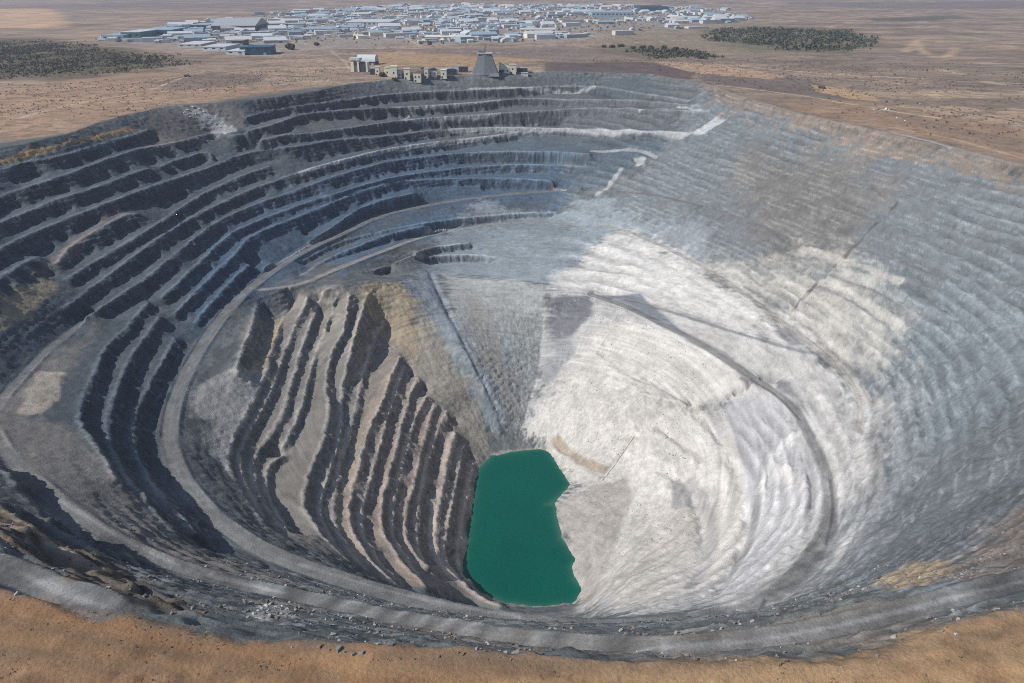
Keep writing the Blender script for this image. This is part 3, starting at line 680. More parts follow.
n_p8 = fbm(vx, vy, 9, 3, 650); n_p30 = fbm(vx, vy, 34, 4, 651) + .8 * fbm(vx, vy * 1.3, 130, 4, 652)
Cc *= (1 + (1 - pit) * (.16 * n_fine + .16 * n_mid + .16 * n_p30))[:, None]
sp_ = (sstep(.22, .42, n_p8 + .35 * n_p30) * .4 * (1 - pit) * sstep(300, 600, vy))[:, None]; Cc[:] = Cc * (1 - sp_) + lin(92, 84, 72) * sp_
Cc = np.clip(Cc, .01, .85)

# ------------------------------------------------------------------ materials
def new_mat(name):
    m = bpy.data.materials.new(name); m.use_nodes = True
    nt = m.node_tree; b = nt.nodes['Principled BSDF']
    return m, nt, b

def ground_material():
    m, nt, b = new_mat('rock_and_soil')
    N, L = nt.nodes.new, nt.links.new
    at_ = N('ShaderNodeAttribute'); at_.attribute_name = 'Col'
    tc = N('ShaderNodeTexCoord')
    n1 = N('ShaderNodeTexNoise'); n1.inputs['Scale'].default_value = .8; n1.inputs['Detail'].default_value = 7; n1.inputs['Roughness'].default_value = .75
    n2 = N('ShaderNodeTexNoise'); n2.inputs['Scale'].default_value = .09; n2.inputs['Detail'].default_value = 5; n2.inputs['Roughness'].default_value = .65
    vo = N('ShaderNodeTexVoronoi'); vo.inputs['Scale'].default_value = .8
    for n in (n1, n2, vo): L(tc.outputs['Object'], n.inputs['Vector'])
    r1 = N('ShaderNodeMapRange'); r1.inputs['From Min'].default_value = .3; r1.inputs['From Max'].default_value = .7; r1.inputs['To Min'].default_value = .80; r1.inputs['To Max'].default_value = 1.18
    r2 = N('ShaderNodeMapRange'); r2.inputs['From Min'].default_value = .3; r2.inputs['From Max'].default_value = .7; r2.inputs['To Min'].default_value = .88; r2.inputs['To Max'].default_value = 1.12
    L(n1.outputs['Fac'], r1.inputs['Value']); L(n2.outputs['Fac'], r2.inputs['Value'])
    mu = N('ShaderNodeMath'); mu.operation = 'MULTIPLY'; L(r1.outputs[0], mu.inputs[0]); L(r2.outputs[0], mu.inputs[1])
    n3 = N('ShaderNodeTexNoise'); n3.inputs['Scale'].default_value = 3.2; n3.inputs['Detail'].default_value = 5; n3.inputs['Roughness'].default_value = .7; L(tc.outputs['Object'], n3.inputs['Vector'])
    r3 = N('ShaderNodeMapRange'); r3.inputs['From Min'].default_value = .3; r3.inputs['From Max'].default_value = .7; r3.inputs['To Min'].default_value = .8; r3.inputs['To Max'].default_value = 1.2; L(n3.outputs['Fac'], r3.inputs['Value'])
    mu2 = N('ShaderNodeMath'); mu2.operation = 'MULTIPLY'; L(mu.outputs[0], mu2.inputs[0]); L(r3.outputs[0], mu2.inputs[1]); mu = mu2
    mx = N('ShaderNodeVectorMath'); mx.operation = 'SCALE'; L(at_.outputs['Color'], mx.inputs[0]); L(mu.outputs[0], mx.inputs['Scale'])
    L(mx.outputs[0], b.inputs['Base Color'])
    ad = N('ShaderNodeMath'); ad.operation = 'MULTIPLY_ADD'; L(vo.outputs['Distance'], ad.inputs[0]); ad.inputs[1].default_value = -.35; L(n1.outputs['Fac'], ad.inputs[2])
    bp = N('ShaderNodeBump'); bp.inputs['Strength'].default_value = .55; bp.inputs['Distance'].default_value = .9
    L(ad.outputs[0], bp.inputs['Height']); L(bp.outputs['Normal'], b.inputs['Normal'])
    b.inputs['Roughness'].default_value = .95; b.inputs['Specular IOR Level'].default_value = .15
    return m

def plain_mat(name, rgb, rough=.7, var=.15, scale=.5, metallic=0.0, spec=.3):
    m, nt, b = new_mat(name)
    N, L = nt.nodes.new, nt.links.new
    tc = N('ShaderNodeTexCoord'); n1 = N('ShaderNodeTexNoise'); n1.inputs['Scale'].default_value = scale; n1.inputs['Detail'].default_value = 5
    L(tc.outputs['Object'], n1.inputs['Vector'])
    rr = N('ShaderNodeMapRange'); rr.inputs['From Min'].default_value = .3; rr.inputs['From Max'].default_value = .7
    rr.inputs['To Min'].default_value = 1 - var; rr.inputs['To Max'].default_value = 1 + var
    L(n1.outputs['Fac'], rr.inputs['Value'])
    mx = N('ShaderNodeVectorMath'); mx.operation = 'SCALE'; mx.inputs[0].default_value = tuple(float(v) for v in rgb); L(rr.outputs[0], mx.inputs['Scale'])
    L(mx.outputs[0], b.inputs['Base Color'])
    b.inputs['Roughness'].default_value = rough; b.inputs['Metallic'].default_value = metallic; b.inputs['Specular IOR Level'].default_value = spec
    return m

GROUND = ground_material()

# ------------------------------------------------------------------ ground sheet, divided along its own edges into plain, pit and roads
idx = np.arange(nx * ny).reshape(ny, nx)
quads = np.stack([idx[:-1, :-1], idx[:-1, 1:], idx[1:, 1:], idx[1:, :-1]], -1).reshape(-1, 4)
kind = np.zeros((ny, nx), np.int8)
sub = np.zeros((NY, NX), np.int8); sub[rim_n > 0] = 1; sub[(road_d < 0)] = 2
kind[iy0:iy0 + NY, ix0:ix0 + NX] = sub
fk = kind[:-1, :-1].ravel()
allv = np.stack([vx, vy, vz], 1).astype(np.float32)

def sheet(name, faces):
    used, inv = np.unique(faces, return_inverse=True)
    me = bpy.data.meshes.new(name)
    me.vertices.add(len(used)); me.vertices.foreach_set('co', allv[used].ravel())
    nf = len(faces)
    me.loops.add(nf * 4); me.loops.foreach_set('vertex_index', inv.ravel().astype(np.int32))
    me.polygons.add(nf); me.polygons.foreach_set('loop_start', np.arange(0, nf * 4, 4, dtype=np.int32))
    me.polygons.foreach_set('use_smooth', np.ones(nf, bool))
    a = me.color_attributes.new('Col', 'FLOAT_COLOR', 'POINT')
    a.data.foreach_set('color', np.concatenate([Cc[used], np.ones((len(used), 1), np.float32)], 1).ravel())
    me.update(); me.validate()
    o = bpy.data.objects.new(name, me); COL.objects.link(o); me.materials.append(GROUND)
    o['kind'] = 'structure'
    return o
for k_, nm in ((0, 'ground'), (1, 'pit_terrain'), (2, 'haul_road')):
    sheet(nm, quads[fk == k_])

# ------------------------------------------------------------------ lake
def lake():
    m_ = lake_sd > -7; f_ = m_[:-1, :-1] & m_[1:, :-1] & m_[:-1, 1:] & m_[1:, 1:]
    gi = np.arange(NX * NY).reshape(NY, NX)
    q = np.stack([gi[:-1, :-1], gi[:-1, 1:], gi[1:, 1:], gi[1:, :-1]], -1)[f_]
    used, inv = np.unique(q, return_inverse=True)
    co_ = np.stack([GX.ravel()[used], GY.ravel()[used], np.full(len(used), LAKE_Z + .25)], 1).astype(np.float32)
    me = bpy.data.meshes.new('lake'); me.vertices.add(len(used)); me.vertices.foreach_set('co', co_.ravel())
    nf = len(q); me.loops.add(nf * 4); me.loops.foreach_set('vertex_index', inv.ravel().astype(np.int32))
    me.polygons.add(nf); me.polygons.foreach_set('loop_start', np.arange(0, nf * 4, 4, dtype=np.int32)); me.polygons.foreach_set('use_smooth', np.ones(nf, bool))
    at_ = me.attributes.new('shallow', 'FLOAT', 'POINT'); at_.data.foreach_set('value', np.exp(-np.maximum(lake_sd.ravel()[used], 0) / 2.6).astype(np.float32))
    me.update(); me.validate()
    o = bpy.data.objects.new('lake', me); COL.objects.link(o); o['kind'] = 'structure'
    m, nt, b = new_mat('green_water')
    N, L = nt.nodes.new, nt.links.new
    tc = N('ShaderNodeTexCoord'); n = N('ShaderNodeTexNoise'); n.inputs['Scale'].default_value = .016; n.inputs['Detail'].default_value = 4
    L(tc.outputs['Object'], n.inputs['Vector'])
    cr = N('ShaderNodeValToRGB'); cr.color_ramp.elements[0].color = (.0002, .070, .056, 1); cr.color_ramp.elements[1].color = (.0006, .108, .076, 1)
    L(n.outputs['Fac'], cr.inputs['Fac'])
    sh = N('ShaderNodeAttribute'); sh.attribute_name = 'shallow'; mxs = N('ShaderNodeMix'); mxs.data_type = 'RGBA'
    sc_ = N('ShaderNodeMath'); sc_.operation = 'MULTIPLY'; sc_.inputs[1].default_value = .6; L(sh.outputs['Fac'], sc_.inputs[0]); L(sc_.outputs[0], mxs.inputs[0])
    L(cr.outputs['Color'], mxs.inputs[6]); mxs.inputs[7].default_value = (.055, .17, .12, 1); L(mxs.outputs[2], b.inputs['Base Color'])
    w = N('ShaderNodeTexNoise'); w.inputs['Scale'].default_value = .6; w.inputs['Detail'].default_value = 3; L(tc.outputs['Object'], w.inputs['Vector'])
    bp = N('ShaderNodeBump'); bp.inputs['Strength'].default_value = .05; bp.inputs['Distance'].default_value = .3
    L(w.outputs['Fac'], bp.inputs['Height']); L(bp.outputs['Normal'], b.inputs['Normal'])
    b.inputs['Roughness'].default_value = .18; b.inputs['Specular IOR Level'].default_value = .15
    me.materials.append(m)
lake()

# ------------------------------------------------------------------ things: helpers
def tag(o, label, cat, group=None):
    o['label'] = label; o['category'] = cat
    if group: o['group'] = group
    return o
def empty(name, loc, rz=0.0):
    o = bpy.data.objects.new(name, None); COL.objects.link(o); o.location = loc; o.rotation_euler = (0, 0, rz); o.empty_display_size = 2
    return o
def link(name, bm, mats, parent=None, smooth=False):
    bmesh.ops.recalc_face_normals(bm, faces=bm.faces)
    me = bpy.data.meshes.new(name); bm.to_mesh(me); bm.free()
    for m in (mats if isinstance(mats, (list, tuple)) else [mats]): me.materials.append(m)
    if smooth: me.polygons.foreach_set('use_smooth', [True] * len(me.polygons))
    o = bpy.data.objects.new(name, me); COL.objects.link(o)
    if parent: o.parent = parent
    return o
def bx(bm, x0, x1, y0, y1, z0, z1, mi=0, taper=0.0):
    t = taper
    v = [bm.verts.new(p) for p in ((x0,y0,z0),(x1,y0,z0),(x1,y1,z0),(x0,y1,z0),(x0+t,y0+t,z1),(x1-t,y0+t,z1),(x1-t,y1-t,z1),(x0+t,y1-t,z1))]
    for f in ((0,3,2,1),(4,5,6,7),(0,1,5,4),(1,2,6,5),(2,3,7,6),(3,0,4,7)):
        bm.faces.new([v[i] for i in f]).material_index = mi
def prism(bm, prof, y0, y1, mi=0):
    """profile in x,z pushed along y"""
    a = [bm.verts.new((x, y0, z)) for x, z in prof]; b = [bm.verts.new((x, y1, z)) for x, z in prof]
    n = len(prof)
    bm.faces.new(a).material_index = mi; bm.faces.new(b[::-1]).material_index = mi
    for i in range(n): bm.faces.new((a[i], b[i], b[(i+1) % n], a[(i+1) % n])).material_index = mi
def rod(bm, x, y, z0, z1, r0, r1=None, n=8):
    r1 = r0 if r1 is None else r1
    a = [bm.verts.new((x + r0 * math.cos(t), y + r0 * math.sin(t), z0)) for t in [2 * math.pi * k / n for k in range(n)]]
    b = [bm.verts.new((x + r1 * math.cos(t), y + r1 * math.sin(t), z1)) for t in [2 * math.pi * k / n for k in range(n)]]
    bm.faces.new(a[::-1]); bm.faces.new(b)
    for k in range(n): bm.faces.new((a[k], a[(k+1) % n], b[(k+1) % n], b[k]))
def B(): return bmesh.new()
def site(px, py, sink=.4):
    p = at(px, py, 0)
    for _ in range(4): p = at(px, py, ground_z(p[0], p[1]))
    return Vector((p[0], p[1], ground_z(p[0], p[1]) - sink))
def mpp(p): return (p[1] * CP + (CAMZ - p[2]) * SP) / FPX      # metres per picture pixel at p

M = {
 'white': plain_mat('white_roof', (.54, .57, .60), .6, .08, .2), 'cream': plain_mat('cream_render', (.74, .70, .57), .9, .16, .35),
 'pale': plain_mat('pale_concrete', (.56, .54, .52), .9, .15, .3), 'dark': plain_mat('dark_cladding', (.055, .06, .075), .7, .2, .3),
 'tower': plain_mat('weathered_grey_concrete', (.17, .185, .20), .9, .14, .25), 'blue': plain_mat('blue_cladding', (.025, .085, .16), .55, .15, .1),
 'teal': plain_mat('teal_cladding', (.05, .16, .18), .6, .15, .1), 'sky': plain_mat('pale_blue_roof', (.29, .39, .47), .6, .12, .1),
 'grey': plain_mat('grey_roof', (.34, .36, .39), .8, .15, .2), 'glass': plain_mat('dark_window', (.03, .035, .045), .2, .1, .5, spec=.5),
 'brick': plain_mat('reddish_block', (.30, .19, .15), .9, .15, .3), 'steel': plain_mat('grey_steel', (.2, .2, .21), .5, .1, 1, .4),
 'rock_w': plain_mat('white_boulder_rock', (.52, .51, .49), .9, .2, .6), 'rock_d': plain_mat('brown_boulder_rock', (.19, .15, .12), .95, .25, .8),
 'leaf': plain_mat('olive_foliage', (.085, .088, .055), .8, .3, .4), 'leaf_b': plain_mat('dark_foliage', (.05, .058, .038), .8, .3, .4),
 'dry': plain_mat('dry_scrub', (.10, .075, .048), .95, .3, .8), 'bark': plain_mat('bark', (.09, .07, .05), .95, .2, 1.5),
 'red': plain_mat('dull_red_paint', (.20, .06, .045), .6, .15, .5), 'violet': plain_mat('dusty_violet_paint', (.17, .14, .20), .6, .15, .5), 'rubber': plain_mat('tyre_rubber', (.02, .02, .02), .9, .1, 2),
}

# ------------------------------------------------------------------ headframe tower on the far rim
p = site(485.3, 73.2, 1.0); m = mpp(p)
t = tag(empty('headframe_tower', p), 'tall dark grey concrete tower flaring to a wide base on the far rim', 'tower')
bm = B(); hw = 13.4 * m; hh = 18.8 * m; rings = []
for k in range(9):
    f = k / 8; w = hw * (1 - .50 * (1 - (1 - f) ** 1.25)); z = hh * f
    dpt = w * .62
    rings.append([bm.verts.new(q) for q in ((-w, -dpt, z), (-w * .05, -dpt * 1.22, z), (w, -dpt, z), (w, dpt, z), (-w, dpt, z))])
for a_, b_ in zip(rings[:-1], rings[1:]):
    for k in range(5): bm.faces.new((a_[k], a_[(k+1) % 5], b_[(k+1) % 5], b_[k]))
bm.faces.new(rings[0][::-1]); bm.faces.new(rings[-1])
link('shaft', bm, M['tower'], t)
tw = hw * .5
bm = B(); bx(bm, -tw - 1, tw + 1, -tw * .8, tw * .66, hh + .003, hh + 1.7); link('parapet', bm, M['pale'], t)
bm = B(); bx(bm, -hw * 1.03, hw * 1.03, -hw * .70, hw * .66, -3, 2.0); link('plinth', bm, M['grey'], t)
bm = B(); bx(bm, -tw * .95, -tw * .3, -tw * .4, tw * .3, hh + 1.7, hh + 5.2); link('winch_house', bm, M['steel'], t)
for xx, zz, r in ((-tw * .12, 11, .9), (tw * .1, 15, 1.1), (-tw * .62, 9, .5)):
    bm = B(); rod(bm, xx, 0, hh + 1.7, hh + zz, r, r * .5); link('mast', bm, M['steel'], t)

# ------------------------------------------------------------------ barrel roofed shed and the hall in front of it
p = site(369, 64.5); m = mpp(p)
t = tag(empty('storage_shed', p, math.radians(-8)), 'long shed with a rounded white roof over a dark front on the far rim', 'shed')
L_ = 10.5 * m; r = 6.2 * m
prof = [(-r, 3.4 * m)] + [(-r * math.cos(a_), 3.4 * m + 1.0 * r * math.sin(a_)) for a_ in [math.pi * k / 14 for k in range(1, 14)]] + [(r, 3.4 * m)]
def along_x(bm, prof, x0, x1):
    a_ = [bm.verts.new((x0, y_, z_)) for y_, z_ in prof]; b_ = [bm.verts.new((x1, y_, z_)) for y_, z_ in prof]; n = len(prof)
    bm.faces.new(a_); bm.faces.new(b_[::-1])
    for k in range(n): bm.faces.new((a_[k], b_[k], b_[(k+1) % n], a_[(k+1) % n]))
bm = B(); along_x(bm, prof, -L_, L_ * .8); link('barrel_roof', bm, M['white'], t)
bm = B(); bx(bm, -L_ + .3, L_ * .8 - .3, -r + .4, r - .4, -5, 3.4 * m - .003); link('wall', bm, M['dark'], t)
bm = B(); bx(bm, -L_ - 1.2, -L_ + .297, -r * .9, r * .9, -5, 3.2 * m); link('end_wall', bm, M['white'], t)
for k in range(3):
    bm = B(); bx(bm, -L_ * .5 + k * L_ * .45, -L_ * .5 + k * L_ * .45 + 5, -r + .25, -r + .397, -3, 4); link('door', bm, M['grey'], t)
p = site(360, 71.5); m = mpp(p)
t = tag(empty('loading_hall', p, math.radians(-6)), 'cream open fronted hall under a flat white slab roof below the curved roof shed', 'building')
bm = B(); bx(bm, -8 * m, -5 * m, -6, 8, -2, 11 * m); bx(bm, -1.4 * m, .4 * m, -6, 8, -2, 11 * m); bx(bm, 7.4 * m, 9 * m, -6, 8, -2, 9.4 * m); bx(bm, -5 * m, 7.4 * m, 6, 8.1, -2, 9.3 * m)
link('wall', bm, M['cream'], t)
bm = B(); bx(bm, -9 * m, 1.5 * m, -7.5, 9, 11 * m + .003, 13 * m); link('roof_slab', bm, M['white'], t)
bm = B(); bx(bm, .5 * m, 7.3 * m, -5, 5.9, -2, 8.6 * m); link('inner_bay', bm, M['dark'], t)
bm = B(); bx(bm, -4.9 * m, -1.5 * m, -3, -2.7, 0, 6 * m); link('door', bm, M['grey'], t)

# ------------------------------------------------------------------ old mine buildings along the far rim
def block(name, x0, x1, yt, yb, mat, label, cat='building', roof='flat', depth=13, rz=0, win=True, roofm='pale', base=None):
    p = site((x0 + x1) / 2, yb); m = mpp(p); w = (x1 - x0) / 2 * m; h = (yb - yt) * m * 1.02
    t = tag(empty(name, p, math.radians(rz)), label, cat)
    bm = B()
    if roof == 'lean': prism(bm, [(-w, -2), (w, -2), (w, h * .45), (-w, h)], -depth / 2, depth / 2)
    else: bx(bm, -w, w, -depth / 2, depth / 2, -2, h)
    link('wall', bm, M[mat], t)
    bm = B()
    if roof == 'flat': bx(bm, -w - .5, w + .5, -depth / 2 - .5, depth / 2 + .5, h + .003, h + .9)
    elif roof == 'gable': prism(bm, [(-w - .6, h + .003), (w + .6, h + .003), (w * .1, h + 3.2)], -depth / 2 - .6, depth / 2 + .6)
    else: prism(bm, [(-w - .5, h + .3), (w + .5, h * .45 + .3), (w + .5, h * .45 + 1.2), (-w - .5, h + 1.2)], -depth / 2 - .4, depth / 2 + .4)
    link('roof', bm, M[roofm], t)
    if win:
        n = max(1, int(w * 2 / 6))
        for k in range(n):
            cx = -w + (k + .5) * 2 * w / n; bm = B(); zz = h * (.5 if roof != 'lean' else .22)
            bx(bm, cx - 1.1, cx + 1.1, -depth / 2 - .12, -depth / 2 - .003, zz - 1.4, zz + 1.4); link('window', bm, M['glass'], t)
        bm = B(); bx(bm, -w * .5 - 1.3, -w * .5 + 1.3, -depth / 2 - .14, -depth / 2 - .003, -1, 2.4); link('door', bm, M['dark'], t)
    return t
block('pump_house', 371, 375.6, 68.5, 74.3, 'dark', 'small dark grey block between the slab roofed hall and a cream wall', roofm='grey')
block('workshop', 375.8, 380, 67.5, 74.8, 'cream', 'narrow cream block just right of the small dark grey block', depth=9)
block('ruined_hall', 385, 391, 68, 76.2, 'cream', 'roofless looking cream hall behind dark shrubs on the far rim', roof='gable', roofm='cream')
block('crusher_house', 391.2, 397.8, 67, 78.2, 'cream', 'tallest cream block in the row left of the tower', roofm='cream')
block('store_house', 398, 402, 71, 78, 'pale', 'low pale block wedged between the tallest cream block and a dark cypress', depth=9, roofm='grey')
block('office_block', 404.6, 410.6, 69, 78, 'cream', 'square cream block between two dark cypress trees', roofm='pale')
block('worker_house', 414, 421.2, 69.5, 77.6, 'cream', 'cream house with a dull red roof right of the second cypress', roof='gable', roofm='brick')
block('chimney_block', 421.6, 424, 68.5, 77, 'brick', 'narrow reddish pillar block between two cream houses', depth=6, win=False, roofm='dark')
block('gate_house', 424.4, 428.4, 68.5, 76.8, 'cream', 'narrow cream block left of the dark blue roofed house', depth=8)
block('engine_house', 428.8, 437.4, 70, 75.8, 'pale', 'low house with a big dark blue gable roof on the rim', roof='gable', roofm='dark')
block('sorting_house', 441, 446.8, 69, 76, 'cream', 'square cream block left of the long dark shed', roofm='cream')
block('long_shed', 447, 456, 69, 74.6, 'dark', 'long dark shed with a grey roof between a cream block and a white pillar', roofm='grey', roof='gable')
block('white_pillar', 456.2, 458.2, 66, 74.5, 'white', 'slim white pillar block at the right end of the long dark shed', depth=4, win=False, roofm='white')
block('low_shed', 459, 468, 67.5, 72, 'dark', 'low black shed close to the left foot of the tower', roofm='dark', depth=10)
block('conveyor_house', 499, 509, 62.5, 72.6, 'cream', 'cream building with a roof sloping down away from the tower', roof='lean', roofm='cream')
block('silo_block', 509.4, 516, 65, 72.6, 'cream', 'upright cream block right of the sloping roofed building', roofm='pale')
block('machine_shed', 516.6, 527.5, 68, 71.8, 'dark', 'dark low shed at the right end of the rim buildings', roofm='grey', depth=11)
block('white_kiosk', 521, 528, 70.3, 72.6, 'white', 'low white block in front of the dark shed at the row end', depth=5, win=False, roofm='white')

# ------------------------------------------------------------------ trees, shrubs
def leaf_blob(bm, c, r, n, rr, flat=1.0, mats=1):
    for _ in range(n):
        u = rr.normal(size=3); u /= np.linalg.norm(u); q = np.array(c) + u * r * np.array([1, 1, flat]) * rr.uniform(.35, 1) ** .6
        s = r * rr.uniform(.22, .42); n1 = rr.normal(size=3); n1 /= np.linalg.norm(n1); n2 = np.cross(n1, u); n2 /= np.linalg.norm(n2) + 1e-6
        v = [bm.verts.new(tuple(q + n1 * s * a_ + n2 * s * b_)) for a_, b_ in ((-1, -.6), (.9, -.8), (1, .7), (-.7, 1))]
        bm.faces.new(v).material_index = int(rr.integers(0, mats))
def tree(name, px, py, hpx, wpx, label, cat='tree', group=None, shape='round', seed=1, mat=('leaf_b', 'leaf')):
    rr = np.random.default_rng(seed); p = site(px, py); m = mpp(p); h = hpx * m; r = wpx * m / 2
    t = tag(empty(name, p), label, cat, group)
    bm = B(); rod(bm, 0, 0, 0, h * .55, r * .13, r * .06, 7)
    for k in range(3):
        a_ = k * 2.1 + seed; rod(bm, math.cos(a_) * r * .25, math.sin(a_) * r * .25, h * .3, h * .6, r * .05, r * .02, 5)
    link('trunk', bm, M['bark'], t)
    bm = B()
    if shape == 'round':
        for k in range(7):
            a_ = rr.uniform(0, 6.28); q = (math.cos(a_) * r * .5, math.sin(a_) * r * .5, h * rr.uniform(.42, .8)); leaf_blob(bm, q, r * rr.uniform(.4, .6), 34, rr, .8, 2)
    else:
        for k in range(8):
            f = k / 7; leaf_blob(bm, (0, 0, h * (.12 + .8 * f)), r * (1.0 - .65 * f) + .3, 26, rr, 1.2, 2)
    link('crown', bm, [M[mat[0]], M[mat[1]]], t)
tree('cypress_tree', 403.4, 78, 8.5, 2.6, 'slim dark cypress between the low pale block and square cream block', shape='tall', seed=3)
tree('cypress_tree', 412.2, 78, 8.5, 2.8, 'slim dark cypress right of the square cream block', shape='tall', seed=4)
tree('rim_shrub', 382.3, 76.6, 4.2, 8, 'wide dark shrub in front of the roofless cream hall', 'shrub', seed=5)
tree('rim_shrub', 395, 79.2, 2.6, 6, 'low dark shrub at the foot of the tallest cream block', 'shrub', seed=6)
tree('rim_shrub', 502, 73, 3, 6, 'small green shrub right of the tower foot', 'shrub', seed=8)
tree('plain_tree', 290.5, 49.5, 5, 11, 'broad dark tree right of the blue building at the town edge', seed=9)
tree('plain_tree', 429, 46.5, 6, 6, 'lone dark tree on bare grey ground behind the curved roof shed', seed=10)
tree('plain_tree', 317, 46, 3.5, 6, 'small dark tree further right of the blue building', seed=11)
for k, (px, py) in enumerate([(604,47.5),(612,48),(621,47),(633,49),(642,48.5),(652,49.2),(664,48.6),(676,50)]):
    tree('roadside_tree', px, py, 2.6, 6 + (k % 3), 'small dark tree in the line of trees crossing the plain right of the town', group='line of trees on the plain', seed=20 + k)
def wood(name, poly, n, size, mats, seed):
    rr = np.random.default_rng(seed); P = np.array([site(x, y)[:2] for x, y in poly]); bm = B(); made = 0; tries = 0
    lo, hi = P.min(0), P.max(0)
    while made < n and tries < n * 30:
        k = 400; tries += k
        q = rr.uniform(lo - 60, hi + 60, (k, 2)); ok = poly_sd(q[:, 0].astype(np.float32), q[:, 1].astype(np.float32), P) + 75 * fbm(q[:, 0].astype(np.float32), q[:, 1].astype(np.float32), 110, 4, seed) > rr.uniform(-25, 45, k)
        dn = fbm(q[:, 0].astype(np.float32), q[:, 1].astype(np.float32), 70, 3, seed + 5) > rr.uniform(-.7, .45, k)
        for x, y in q[ok & dn]:
            r = size * rr.uniform(.3, 1.45); leaf_blob(bm, (x, y, ground_z(x, y) + r * .6), r, 8, rr, .7, len(mats)); made += 1
            if made >= n: break
    o = link(name, bm, mats); o['kind'] = 'stuff'; o['label'] = {'scrub_wood': 'dark olive scrub covering the plain at the left'}.get(name, 'dark green far off wood on the plain')
wood('scrub_wood', [(-30,42),(60,42),(105,50),(175,60),(160,69),(80,78),(-30,76)], 4200, 2.5, [M['leaf'], M['leaf_b'], M['dry']], 71)
wood('plain_scrub', [(-30,84),(60,82),(180,76),(330,66),(350,78),(250,92),(120,112),(-30,134)], 1500, 1.1, [M['dry'], M['leaf']], 75)
wood('plain_scrub', [(560,60),(700,58),(880,60),(1050,74),(1050,150),(900,116),(760,92),(650,68)], 1500, 1.3, [M['dry'], M['leaf']], 76)
for o_ in COL.objects:
    if o_.name.startswith('plain_scrub'): o_['label'] = 'thin dry scrub scattered over the tan plain'
wood('green_wood', [(700,32),(745,28),(800,30),(850,32),(880,44),(840,52),(780,50),(730,44)], 1700, 5.5, [M['leaf_b'], M['leaf']], 72)
wood('green_wood', [(640,52.5),(680,50.5),(706,52),(702,57),(660,58)], 520, 3.6, [M['leaf_b'], M['leaf']], 73)

# ------------------------------------------------------------------ town: the large named buildings
def big(name, x0, x1, yb, hm, depth, wall, roofm, label, rz=0, roof='flat', extra=None):
    p = site((x0 + x1) / 2, yb); m = mpp(p); w = (x1 - x0) / 2 * m
    t = tag(empty(name, p, math.radians(rz)), label, 'warehouse')
    bm = B(); bx(bm, -w, w, 0, depth, -1, hm); link('wall', bm, M[wall], t)
    bm = B()
    if roof == 'flat': bx(bm, -w - .6, w + .6, -.6, depth + .6, hm + .003, hm + 1.2)
    else: 
        a_ = [(-.6, hm + .003), (depth + .6, hm + .003), (depth / 2, hm + depth * .12 + 1)]
        vs_ = [[bm.verts.new((xx, y_, z_)) for y_, z_ in a_] for xx in (-w - .6, w + .6)]
        bm.faces.new(vs_[0]); bm.faces.new(vs_[1][::-1])
        for k in range(3): bm.faces.new((vs_[0][k], vs_[0][(k+1) % 3], vs_[1][(k+1) % 3], vs_[1][k]))
    link('roof', bm, M[roofm], t)
    n = max(2, int(w * 2 / 16))
    for k in range(n):
        bm = B(); cx = -w + (k + .5) * 2 * w / n; bx(bm, cx - 4, cx + 4, -.16, -.003, hm * .55, hm * .8); link('window', bm, M['glass'], t)
    bm = B(); bx(bm, w * .4, w * .4 + 6, -.2, -.003, -.5, min(5, hm * .5)); link('door', bm, M['grey'], t)
    return t
big('blue_warehouse', 246, 271, 55, 16, 60, 'blue', 'blue', 'dark blue warehouse at the near edge of the town', 6)
big('teal_annex', 240.5, 246.5, 53.5, 14, 40, 'teal', 'teal', 'teal annex on the left end of the dark blue warehouse', 6)
big('dark_store', 232, 244, 45.5, 12, 40, 'dark', 'grey', 'dark grey store behind the teal annex')
big('white_hall', 202, 226, 51, 9, 90, 'white', 'white', 'long white hall left of the dark blue warehouse, further part', -3)
big('white_hall', 226, 245, 55, 8, 90, 'white', 'white', 'long white hall touching the dark blue warehouse, nearer part', -3)
big('white_depot', 178, 201, 47.5, 7, 110, 'pale', 'white', 'low white depot left of the two long white halls')
big('blue_roof_plant', 102, 124, 41, 14, 120, 'sky', 'sky', 'pale blue plant at the left end of the town')
big('blue_roof_plant', 122, 141, 40, 20, 120, 'teal', 'white', 'dark fronted plant with white roof right of the pale blue plant')
big('blue_roof_plant', 141, 172, 37.5, 20, 150, 'blue', 'sky', 'long blue fronted plant with pale roof behind the open yards', 4)
big('dark_factory', 212, 256, 32.5, 20, 160, 'dark', 'grey', 'long dark roofed factory above the dark grey store', 2, 'gable')
big('dark_factory', 190, 208, 31, 18, 120, 'blue', 'grey', 'small dark blue factory left of the long dark factory')
big('pale_factory', 300, 332, 34, 14, 140, 'white', 'sky', 'long pale factory in the town right of the dark factory')
big('pale_factory', 345, 390, 27, 16, 200, 'white', 'white', 'longest white factory in the middle of the town')
big('sky_roof_factory', 592, 634, 17.5, 20, 220, 'sky', 'sky', 'large pale blue factory at the right side of the town')
big('dark_factory', 640, 668, 12.5, 28, 220, 'blue', 'dark', 'dark far factory right of the large pale blue factory')
big('sand_hall', 425, 470, 40, 8, 70, 'cream', 'cream', 'long cream hall on the near middle edge of the town')
big('sand_hall', 520, 556, 33, 10, 90, 'cream', 'pale', 'cream hall on open sand at the right middle edge of the town')

